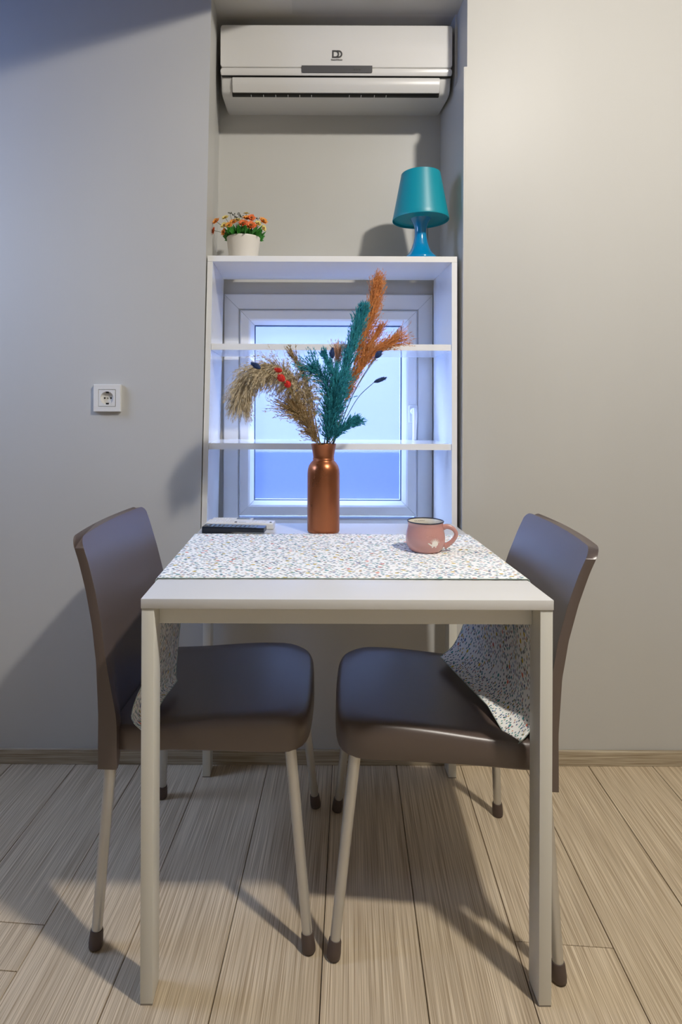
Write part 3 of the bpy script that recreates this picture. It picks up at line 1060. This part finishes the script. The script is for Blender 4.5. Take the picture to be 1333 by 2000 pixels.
# little spiky animal: spines fan out over a rounded back, snout to the left, short feet
for k in range(9):
    a = math.radians(150 - k * 17)
    b0 = (0.25 + .45 * math.cos(a + .14), .45 + .40 * math.sin(a + .14)); b1 = (0.25 + .45 * math.cos(a - .14), .45 + .40 * math.sin(a - .14))
    tip = (0.25 + 1.0 * math.cos(a), .5 + .95 * math.sin(a))
    mug_patch(pr, [b0, tip, b1], A0, Z0, S0)
mug_patch(pr, [(0.25 + .55 * math.cos(t * math.pi / 8), .42 + .42 * math.sin(t * math.pi / 8)) for t in range(16)], A0, Z0, S0)
mug_patch(pr, [(-.95, .55), (-.80, .62), (-.2, .28), (.2, .02), (-.2, -.02), (-.55, .2)], A0, Z0, S0)
mug_patch(pr, [(-.25, 0), (-.05, 0), (-.08, -.2), (-.3, -.2)], A0, Z0, S0)
mug_patch(pr, [(.35, .02), (.55, .02), (.5, -.2), (.3, -.2)], A0, Z0, S0)
pr.build('animal_print', M_print, mg)
pt_ = MB()
for k in range(9):     # faint arched line of tiny lettering, unreadable in the photograph
    a = -.14 + .055 * k
    zz = .0405 + .0022 * math.sin(math.pi * k / 8)
    for q in range(2 + (k % 2)):
        aa = a + q * .014
        v = [mug_pt(aa, zz), mug_pt(aa + .007, zz), mug_pt(aa + .007, zz + .003 - .0008 * (q % 2)), mug_pt(aa, zz + .003)]
        pt_.add(v, [(0, 1, 2, 3)])
pt_.build('arched_print', mat('mug_print_faint', lin(222, 170, 158), 0.4), mg)
ik = MB()
def mug_in(a, z):
    r = .0403
    return Vector((mc.x + math.sin(a) * r, mc.y + math.cos(a) * r, mc.z + z))
for (z0_, a_s, a_e, ph) in ((.0645, -.52, .14, 0.0), (.0605, -.30, .30, 1.3)):
    pts = []
    for q in range(34):
        t = q / 33
        a = a_s + (a_e - a_s) * t
        pts.append(mug_in(a + .02 * math.sin(t * 40 + ph), z0_ + .0014 * math.sin(t * 34 + ph) * (1.2 - .6 * t)))
    ik.tube(pts, .0005, 5)
ik.build('script_lettering', M_ink, mg)

# ------------------------------------------------------------------ remotes
def remote(name, label, p0, p1, wid, hgt, m, cat='remote control', wedge=0.0, base=0.0):
    """p0 -> p1 on the table plane"""
    p0, p1 = Vector(p0), Vector(p1)
    c = (p0 + p1) / 2
    a = math.atan2(p1.y - p0.y, p1.x - p0.x)
    L = (p1 - p0).length
    t = thing(name, label, cat, (c.x, c.y, TH_ + .0004 + base))
    loc = Vector(t.location)
    mb = MB()
    n_ = 14
    rings = []
    for k in range(n_ + 1):
        s_ = k / n_
        e_ = min(s_, 1 - s_) * n_
        sh_ = 1 - .06 * max(0, 1 - e_) ** 2
        hh_ = hgt * (1 - wedge * sstep(.35, .55, s_))
        lift = 0.0
        w_ = wid * sh_ / 2
        x = -L / 2 + L * s_
        b = min(.003, hh_ * .3)
        rings.append([Vector((x, -w_ + b, lift)), Vector((x, w_ - b, lift)), Vector((x, w_, lift + b)), Vector((x, w_, hgt - b)), Vector((x, w_ - b, hgt)), Vector((x, -w_ + b, hgt)), Vector((x, -w_, hgt - b)), Vector((x, -w_, lift + b))])
        if wedge:
            for q in (0, 1, 2, 7):
                rings[-1][q].z += hgt * wedge * sstep(.38, .52, s_) * (1 - sstep(.97, 1.0, s_) * 0)
    mb.loft(rings)
    mb.v = [v + loc for v in mb.v]
    mb.build('case', m, t, True, 35)
    t.rotation_euler = (0, 0, a)
    return t, L, loc


def buttons(t, loc, rects, z, hgt, m, name='button'):
    for (x0, x1, y0, y1) in rects:
        mb = MB().box((x0, y0, z - .0005), (x1, y1, z + hgt), .0006, 1)
        mb.v = [v + loc for v in mb.v]
        mb.build(name, m, t)


# black remote resting on the runner side, its slim end hovering over the table
t, L, loc = remote('remote_control', 'black television remote nearest the runner', (-.2755, 1.698, 0), (-.103, 1.678, 0), .046, .019, M_black, wedge=.35)
rects = []
for i in range(11):
    for j in range(3):
        x = -L / 2 + .022 + i * .0122
        rects.append((x, x + .0075, -.0165 + j * .0125, -.0165 + j * .0125 + .0075))
buttons(t, loc, rects, .019, .0014, M_btn)
buttons(t, loc, [(-L / 2 + .006, -L / 2 + .015, -.005, .005)], .019, .0014, M_rgrey, 'power_button')
t, L, loc = remote('remote_control', 'long white remote lying between the black and the small one', (-.2755, 1.775, 0), (-.082, 1.757, 0), .050, .018, M_rwhite)
rects = []
for i in range(9):
    for j in range(3):
        x = -L / 2 + .012 + i * .0078
        rects.append((x, x + .0055, -.017 + j * .0125, -.017 + j * .0125 + .008))
for i in range(5):
    for j in range(3):
        x = L / 2 - .070 + i * .0100
        rects.append((x, x + .0065, -.017 + j * .0125, -.017 + j * .0125 + .007))
buttons(t, loc, rects, .018, .0012, M_outlet)
buttons(t, loc, [(-.016, -.009, -.020, -.010), (L / 2 - .012, L / 2 - .006, -.012, -.004)], .018, .0010, M_ink, 'dark_button')
buttons(t, loc, [(-.003 + k * .0036, -.0012 + k * .0036, -.018, -.0125) for k in range(6)], .018, .0004, M_btnd, 'lettering')
t, L, loc = remote('remote_control', 'small pale remote with grey screen at the back edge of the table', (-.268, 1.818, 0), (-.148, 1.812, 0), .034, .017, M_rwhite)
buttons(t, loc, [(L / 2 - .048, L / 2 - .006, -.012, .012)], .017, .0008, M_rgrey, 'screen')
buttons(t, loc, [(-L / 2 + .008 + i * .009, -L / 2 + .0135 + i * .009, -.012 + j * .013, -.004 + j * .013) for i in range(6) for j in range(2)], .017, .0012, M_outlet)

# ------------------------------------------------------------------ vase
vc = Vector((.059, 1.712, TH_ + .0003))
VH = .247
vs = thing('vase', 'bottle-shaped copper vase behind the runner', 'vase', vc)
po = [(.040, 0), (.0443, .001), (.0455, .004), (.0455, .012), (.0457, .10), (.0455, .165), (.0445, .176), (.041, .187), (.0355, .195), (.0300, .2005), (.0290, .203), (.0297, .206), (.0292, .209),
      (.0300, .216), (.0325, .230), (.0352, .2455), (.0358, .247), (.0352, .2478)]
pi_ = [(.0338, .2470), (.0310, .230), (.0283, .212), (.0275, .203), (.030, .196), (.0395, .18), (.043, .165), (.043, .008), (.0, .006)]
MB().lathe(po + pi_, vc, 64, True, False).build('body', M_copper, vs, True, 60)
MB().lathe([(.0297, .2025), (.0308, .2040), (.0308, .2056), (.0297, .2070)], vc, 64, False, False).build('neck_ring', M_copper, vs, True)
VT = vc + Vector((0, 0, VH))

# ------------------------------------------------------------------ dried grasses
def grass(name, label, px, m, n, length, spread, droop=0.0, start=0.28, stem_r=.0016, spike=.006, dens=9, seed=0, fwd=0.6,
          taper=(0.55, 1.0, 0.55), group=None, width=.0009, m_stem=None, curl=0.0, narrow=0.0, cat='dried plume'):
    """a plume: spine through photo-measured points, fine branching strands with spikelets along them"""
    r = random.Random(seed)
    pts = [W(x, y, d) for x, y, d in px]
    root = Vector((VT.x + (pts[0].x - VT.x) * .45, VT.y + (pts[0].y - VT.y) * .45, vc.z + .03 + .01 * r.random()))
    sp = catmull(pts, 60)
    t = thing(name, label, cat, root, group)
    MB().tube([root] + sp, [stem_r] + [stem_r * (1 - .75 * i / 60) for i in range(61)], 6).build('stem', m_stem or M_drystem, t, True)
    mb = MB()
    for q in range(n):
        s_ = start + (1 - start) * (r.random() ** .85)
        i = min(59, int(s_ * 60))
        f = s_ * 60 - i
        p = sp[i].lerp(sp[min(60, i + 1)], f)
        tg = (sp[min(60, i + 2)] - sp[max(0, i - 2)]).normalized()
        a = r.random() * 2 * math.pi
        ref = Vector((0, 1, 0))
        n1 = (ref - tg * ref.dot(tg)).normalized(); n2 = tg.cross(n1)
        rad = n1 * math.cos(a) * .7 + n2 * math.sin(a)
        k = (s_ - start) / (1 - start)
        prof_ = taper[0] * (1 - k) ** 2 + taper[1] * 2 * k * (1 - k) + taper[2] * k * k
        Ls = length * prof_ * r.uniform(.40, 1.25)
        sprd = spread * r.uniform(.35, 1.2) * (1 - narrow * k)
        dr = (tg * fwd + rad * sprd).normalized()
        seg = 4
        pp = [p.copy()]
        cur = p.copy(); d = dr.copy()
        for z in range(seg):
            d = (d + Vector((0, 0, -droop * r.uniform(.7, 1.3))) + tg * curl + Vector((r.uniform(-.1, .1), r.uniform(-.1, .1), r.uniform(-.1, .1)))).normalized()
            cur = cur + d * Ls / seg
            pp.append(cur.copy())
        mb.tube(pp, [width * .7, width * .6, width * .5, width * .4, width * .15], 3, cap=False)
        for w_ in range(dens):
            u = r.uniform(.15, 1.0) * seg
            ii = min(seg - 1, int(u))
            b = pp[ii].lerp(pp[ii + 1], u - ii)
            dd = (pp[ii + 1] - pp[ii]).normalized()
            rv = Vector((r.uniform(-1, 1), r.uniform(-1, 1), r.uniform(-1, 1)))
            ddir = (dd + rv * .55 + Vector((0, 0, -droop * .6))).normalized()
            sl = spike * r.uniform(.6, 1.3)
            sw = width * r.uniform(.55, 1.0)
            sd = ddir.cross(rv)
            sd = sd.normalized() if sd.length > 1e-5 else Vector((1, 0, 0))
            s2 = ddir.cross(sd)
            tip = b + ddir * sl
            mid_ = b + ddir * sl * .4
            mb.add([b, mid_ + sd * sw, mid_ - sd * .5 * sw + s2 * .86 * sw, mid_ - sd * .5 * sw - s2 * .86 * sw, tip],
                   [(0, 2, 1), (0, 3, 2), (0, 1, 3), (1, 2, 4), (2, 3, 4), (3, 1, 4)])
    mb.build('feathery_head', m, t)
    return t


G = 'dried grasses in the copper vase'
grass('pampas_plume', 'large tan pampas plume arching over to the left', [(622, 867, 1.705), (607, 806, 1.69), (580, 752, 1.67), (543, 725, 1.655), (506, 724, 1.645), (480, 746, 1.64), (472, 772, 1.64)],
      M_tan, 1900, .108, .95, droop=.30, start=.14, spike=.010, dens=14, seed=1, fwd=.55, taper=(.40, .72, .62), group=G, width=.0008, narrow=.3)
grass('pampas_plume', 'short tan plume just above the vase rim, leaning left', [(620, 867, 1.69), (610, 845, 1.67), (596, 820, 1.655), (576, 800, 1.65)],
      M_tan2, 420, .080, .60, droop=.05, start=.03, spike=.010, dens=10, seed=2, fwd=.8, taper=(.5, .9, 1.0), group=G, width=.0010)
grass('pampas_plume', 'thin upright tan wisp between the arching plume and the teal plumes', [(626, 867, 1.72), (612, 800, 1.715), (594, 735, 1.71), (572, 694, 1.70)],
      M_tan2, 200, .075, .30, droop=0.0, start=.25, spike=.008, dens=8, seed=3, fwd=1.0, taper=(.9, .8, .45), group=G, width=.0009)
grass('teal_plume', 'tall dense teal plume leaning right of the vase', [(638, 867, 1.715), (654, 800, 1.715), (676, 715, 1.72), (695, 650, 1.725), (705, 618, 1.725)],
      M_teal, 620, .088, .46, droop=0.0, start=.05, spike=.011, dens=12, seed=4, fwd=1.0, taper=(.75, 1.0, .42), group=G, width=.0014, curl=.08, narrow=.25)
grass('teal_plume', 'bushy teal tuft rising straight from the vase rim', [(640, 867, 1.70), (643, 835, 1.69), (650, 795, 1.68), (660, 755, 1.68)],
      M_teal, 460, .078, .66, droop=.02, start=.0, spike=.011, dens=11, seed=5, fwd=.9, taper=(.6, 1.0, .8), group=G, width=.0014)
grass('teal_plume', 'sparse teal spray with long strands bending left', [(634, 867, 1.71), (642, 800, 1.70), (636, 750, 1.69), (614, 722, 1.68)],
      M_teal, 130, .100, .70, droop=.03, start=.30, spike=.010, dens=16, seed=6, fwd=.8, taper=(.75, .9, .5), group=G, width=.0013)
grass('teal_plume', 'narrow teal sprig pointing up beside the left navy bunny tail', [(640, 867, 1.73), (656, 790, 1.73), (652, 735, 1.73), (636, 696, 1.73)],
      M_teal, 110, .070, .35, start=.42, spike=.009, dens=13, seed=7, fwd=1.0, taper=(.8, .9, .35), group=G, width=.0013)
grass('teal_plume', 'low teal sprig reaching right just above the vase', [(645, 867, 1.69), (658, 848, 1.68), (676, 832, 1.675), (694, 824, 1.67)],
      M_teal, 170, .050, .50, start=.08, spike=.010, dens=12, seed=8, fwd=1.0, taper=(.8, .8, .5), group=G, width=.0013)
grass('orange_plume', 'tallest orange plume standing above the teal ones', [(650, 867, 1.745), (672, 770, 1.75), (702, 685, 1.755), (723, 615, 1.76), (734, 566, 1.76)],
      M_orange, 700, .098, .46, start=.40, spike=.009, dens=12, seed=9, fwd=1.0, taper=(.9, 1.0, .5), group=G, width=.0009, curl=.06, narrow=.5)
grass('orange_plume', 'orange plume bending far to the right', [(652, 867, 1.73), (672, 800, 1.73), (690, 745, 1.73), (720, 698, 1.73), (762, 670, 1.73)],
      M_orange, 460, .090, .36, start=.28, spike=.009, dens=11, seed=10, fwd=1.0, taper=(.5, .8, .8), group=G, width=.0009)
grass('orange_plume', 'loose orange plume between the tallest one and the right-bending one', [(652, 867, 1.755), (675, 780, 1.755), (705, 705, 1.755), (738, 648, 1.755)],
      M_orange, 260, .080, .30, start=.40, spike=.008, dens=9, seed=11, fwd=1.0, taper=(.8, .9, .5), group=G, width=.0009)
grass('peach_plume', 'small peach wisp showing behind the teal plumes at the upper shelf', [(644, 867, 1.76), (652, 780, 1.765), (658, 720, 1.77), (660, 690, 1.77)],
      M_peach, 110, .065, .55, start=.62, spike=.008, dens=9, seed=12, fwd=1.0, taper=(1, .9, .5), group=G, width=.0009)
grass('peach_plume', 'thin pale stalk crossing up to the right in front of the window frame', [(652, 867, 1.74), (690, 770, 1.74), (728, 705, 1.74), (772, 655, 1.74)],
      M_tan2, 60, .070, .18, start=.55, spike=.006, dens=10, seed=13, fwd=1.1, taper=(.9, .9, .5), group=G, width=.0009)


def bud(name, label, cat, px_base, px_c, px_tip, rad, m, seed, via=None, m_stem=None):
    """fluffy oval head on a thin stem"""
    r = random.Random(seed)
    a, b = W(*px_c), W(*px_tip)
    ax = (b - a); L = ax.length; ax.normalize()
    base = W(*px_base)
    base.y = max(base.y, VT.y - .016)
    root = Vector((VT.x + (base.x - VT.x) * .4, VT.y + (base.y - VT.y) * .4, vc.z + .04))
    t = thing(name, label, cat, root, 'small buds among the dried grasses')
    mid_ = [W(*p) for p in (via or [])]
    MB().tube([root] + catmull([base] + mid_ + [a], 24), .0010, 6).build('stem', m_stem or M_stemb, t, True)
    mb = MB()
    n1 = ax.orthogonal().normalized(); n2 = ax.cross(n1)
    rings = []
    for k in range(9):
        s_ = k / 8
        rr_ = rad * (math.sin(math.pi * min(.97, .06 + s_ * .94)) ** .7)
        rings.append([a + ax * L * s_ + (n1 * math.cos(q * math.pi / 6) + n2 * math.sin(q * math.pi / 6)) * rr_ * (.85 + .15 * r.random()) for q in range(12)])
    mb.loft(rings)
    for k in range(150):
        s_ = r.uniform(.02, .98); q = r.random() * 6.283
        rr_ = rad * (math.sin(math.pi * min(.97, .06 + s_ * .94)) ** .7) * .9
        o = (n1 * math.cos(q) + n2 * math.sin(q))
        p = a + ax * L * s_ + o * rr_
        d = (o * .6 + ax).normalized()
        sd = ax.cross(o) * .0006
        tip = p + d * r.uniform(.003, .0065)
        mb.add([p - sd, p + sd, p + o * .0006, tip], [(0, 1, 3), (1, 2, 3), (2, 0, 3)])
    mb.build('head', m, t, False)
    return t


bud('bunny_tail', 'navy bunny tail pointing straight up above the teal grass', 'dried flower', (640, 867, 1.70), (649, 700, 1.68), (649, 679, 1.68), .0068, M_navy, 31, [(648, 780, 1.69)])
bud('bunny_tail', 'navy bunny tail resting on the right-bending orange plume', 'dried flower', (652, 867, 1.70), (734, 698, 1.69), (745, 685, 1.69), .0085, M_navy, 32, [(690, 770, 1.695)])
bud('bunny_tail', 'navy bunny tail on a bare stem right of the vase', 'dried flower', (650, 867, 1.70), (731, 746, 1.69), (755, 737, 1.69), .0062, M_navy, 33, [(672, 825, 1.695), (700, 776, 1.69)])
bud('bunny_tail', 'navy bunny tail lying on top of the arching tan plume', 'dried flower', (626, 867, 1.66), (509, 720, 1.585), (490, 709, 1.585), .0072, M_navy, 34, [(596, 806, 1.68), (552, 750, 1.64)], M_drystem)
bud('strawflower', 'lowest and largest red bud on the tan plume', 'dried flower', (628, 867, 1.66), (565, 757, 1.60), (559, 744, 1.60), .0095, M_red, 35, [(600, 815, 1.665)], M_drystem)
bud('strawflower', 'middle red bud on the tan plume', 'dried flower', (627, 867, 1.66), (556, 744, 1.59), (543, 733, 1.59), .0095, M_red, 36, [(597, 812, 1.665)], M_drystem)
bud('strawflower', 'small red bud highest on the tan plume', 'dried flower', (626, 867, 1.66), (551, 725, 1.60), (537, 722, 1.60), .0060, M_red, 37, [(592, 808, 1.665)], M_drystem)

# ------------------------------------------------------------------ table lamp
lc = Vector((.372, 1.928, TZ + .0005))
lp = thing('table_lamp', 'turquoise plastic table lamp on top of the shelf unit', 'lamp', lc)
MB().lathe([(r_ * .945, z_ * .955) for r_, z_ in [(.050, 0), (.0565, .0015), (.0572, .006), (.054, .011), (.047, .018), (.0375, .028), (.030, .042), (.0240, .060), (.0205, .078), (.0192, .094), (.0198, .106), (.023, .120), (.030, .134), (.040, .146), (.046, .150)]], lc, 56).build('base', M_turqbase, lp, True, 60)
MB().lathe([(r_ * .945, z_ * .955) for r_, z_ in [(.0925, .134), (.0938, .1345), (.0942, .137), (.0912, .150), (.0655, .2845), (.0650, .288), (.0625, .2895), (.0, .2895)]], lc, 64, False, False).build('shade', M_turq, lp, True, 50)
MB().lathe([(r_ * .945, z_ * .955) for r_, z_ in [(.0925, .134), (.0895, .150), (.0635, .2865), (.0, .2870)]], lc, 64, False, False).build('shade_inside', M_turq, lp, True, 50)
MB().lathe([(r_ * .945, z_ * .955) for r_, z_ in [(.0, .1395), (.060, .1395), (.0905, .1415), (.0905, .1430), (.060, .1410), (.0, .1410)]], lc, 56, False, False).build('shade_floor', M_turq, lp, True, 60)
MB().tube(catmull([lc + Vector((.035, .035, .006)), lc + Vector((.055, .07, .004)), lc + Vector((.060, .12, .02)), lc + Vector((.063, .178, .03)), lc + Vector((.061, .190, .10)), lc + Vector((.062, .196, .19))], 24), .0026, 8).build('cord', M_cord, lp, True)

# ------------------------------------------------------------------ potted flowers
pc = Vector((-.1965, 1.985, TZ + .0005))
pf = thing('potted_flowers', 'white pot of orange artificial flowers on top of the shelf unit', 'plant', pc)
MB().lathe([(.040, 0), (.0435, .001), (.0445, .004), (.0545, .082), (.0550, .085), (.0540, .0865), (.0522, .086), (.0505, .078), (.0, .076)], pc, 48, True, False).build('pot', M_pot, pf, True, 55)
MB().lathe([(.0500, .0745), (.035, .079), (.0, .081)], pc, 32, False, False).build('filler', M_soil, pf, True)
rr_ = random.Random(21)
mb = MB()
for k in range(190):
    a = rr_.random() * 6.283; q = math.sqrt(rr_.random())
    b = pc + Vector((math.cos(a) * q * .044, math.sin(a) * q * .040, .078))
    tip_dir = Vector((math.cos(a) * q * .9 + rr_.uniform(-.3, .3), math.sin(a) * q * .9 + rr_.uniform(-.3, .3), rr_.uniform(.55, 1.1))).normalized()
    L = rr_.uniform(.026, .050)
    sd = tip_dir.cross(Vector((rr_.uniform(-1, 1), rr_.uniform(-1, 1), rr_.uniform(-.2, .2)))).normalized()
    up = sd.cross(tip_dir)
    # three-lobed leaf with a folded midrib
    for off, ll in ((0, 1.0), (.55, .72), (-.55, .72)):
        dl = (tip_dir + sd * off).normalized()
        s2 = dl.cross(up).normalized()
        w_ = .0055 * ll
        st = b + tip_dir * L * .35
        mb.add([st, st + dl * L * .35 * ll + s2 * w_ + up * .001, st + dl * L * .38 * ll - up * .001, st + dl * L * .35 * ll - s2 * w_ + up * .001, st + dl * L * .75 * ll],
               [(0, 1, 2), (0, 2, 3), (1, 4, 2), (2, 4, 3)])
    mb.tube([b, b + tip_dir * L * .4], .0006, 3, cap=False)
mb.build('foliage', M_leaf, pf)


def flower(px, r, m, tilt, seed, inner=True):
    rg = random.Random(seed)
    c = W(*px)
    b = pc + Vector(((c.x - pc.x) * .35, (c.y - pc.y) * .35, .078))
    ax = Vector(tilt).normalized()
    n1 = ax.orthogonal().normalized(); n2 = ax.cross(n1)
    mb = MB()
    npet = 10
    for layer in range(2):
        for k in range(npet):
            a = 2 * math.pi * (k + layer * .5) / npet + rg.uniform(-.1, .1)
            o = n1 * math.cos(a) + n2 * math.sin(a)
            s_ = ax.cross(o)
            R = r * (1.0 - .25 * layer) * rg.uniform(.85, 1.1)
            w_ = r * .22
            h_ = .12 + .28 * layer
            p0 = c + o * r * .1
            mb.add([p0 - s_ * w_ * .3, p0 + s_ * w_ * .3, c + o * R * .6 + s_ * w_ + ax * R * h_, c + o * R + ax * R * h_ * 1.1, c + o * R * .6 - s_ * w_ + ax * R * h_, c + o * R * .55 + ax * R * (h_ - .12)],
                   [(0, 1, 5), (1, 2, 5), (2, 3, 5), (3, 4, 5), (4, 0, 5)])
    ob = mb.build('flower', m, pf)
    cm = MB()
    rings = [[c + ax * r * (.08 + .22 * math.sin(q)) + (n1 * math.cos(t * math.pi / 4) + n2 * math.sin(t * math.pi / 4)) * r * .26 * math.cos(q) for t in range(8)] for q in (0, .5, 1.0, 1.4)]
    cm.loft(rings).build('core', M_core, ob, True)
    MB().tube(catmull([b, b.lerp(c, .55) + Vector((0, 0, .006)), c - ax * r * .05], 8), .0008, 5).build('stem', M_stemg, pf, True)


fl = [((421, 433, 1.975), .0125, M_petal_o, (-.5, -.6, .5)), ((417, 451, 1.965), .0115, M_petal_r, (-.8, -.3, .1)),
      ((482, 427, 1.985), .0145, M_petal_o, (.1, -.6, .8)), ((490, 426, 1.97), .0125, M_petal_r, (.3, -.8, .3)),
      ((513, 432, 1.98), .0140, M_petal_o, (.5, -.6, .5)), ((474, 437, 1.95), .0150, M_petal_r, (-.1, -.8, .7)),
      ((489, 441, 1.945), .0165, M_petal_r, (.15, -.8, .5)), ((455, 434, 1.965), .0120, M_petal_o, (-.2, -.7, .6)),
      ((437, 441, 1.965), .0115, M_petal_y, (-.4, -.7, .5)), ((439, 426, 1.985), .0110, M_petal_y, (-.3, -.6, .7)),
      ((463, 431, 1.99), .0110, M_petal_y, (0, -.6, .8)), ((503, 437, 1.965), .0110, M_petal_y, (.4, -.7, .5)),
      ((514, 446, 1.97), .0100, M_petal_y, (.7, -.6, .2)), ((436, 454, 1.955), .0110, M_petal_o, (-.7, -.5, .1)),
      ((480, 418, 2.0), .0110, M_petal_y, (.0, -.3, .9)), ((446, 441, 1.95), .0115, M_petal_o, (-.2, -.8, .4))]
for k, (px, r, m, tl) in enumerate(fl):
    flower(px, r * 1.3, m, tl, 100 + k)
for k, px in enumerate([(448, 418, 1.99), (456, 421, 2.0), (465, 420, 2.0), (471, 424, 1.98), (503, 428, 2.0), (460, 427, 1.96)]):
    c = W(*px)
    b = pc + Vector(((c.x - pc.x) * .5, (c.y - pc.y) * .5, .078))
    mb = MB().tube(catmull([b, b.lerp(c, .5) + Vector((0, 0, .004)), c], 8), .0007, 5)
    rg = random.Random(k)
    for q in range(6):
        d = Vector((rg.uniform(-1, 1), rg.uniform(-1, 1), rg.uniform(-.2, 1))).normalized()
        p = c + d * .005
        mb.tube([c, p], .0005, 4)
        mb.tube([p - d * .001, p + d * .0015, p + d * .003], [.0008, .0019, .0006], 6)
    mb.build('bud_sprig', M_bud, pf)
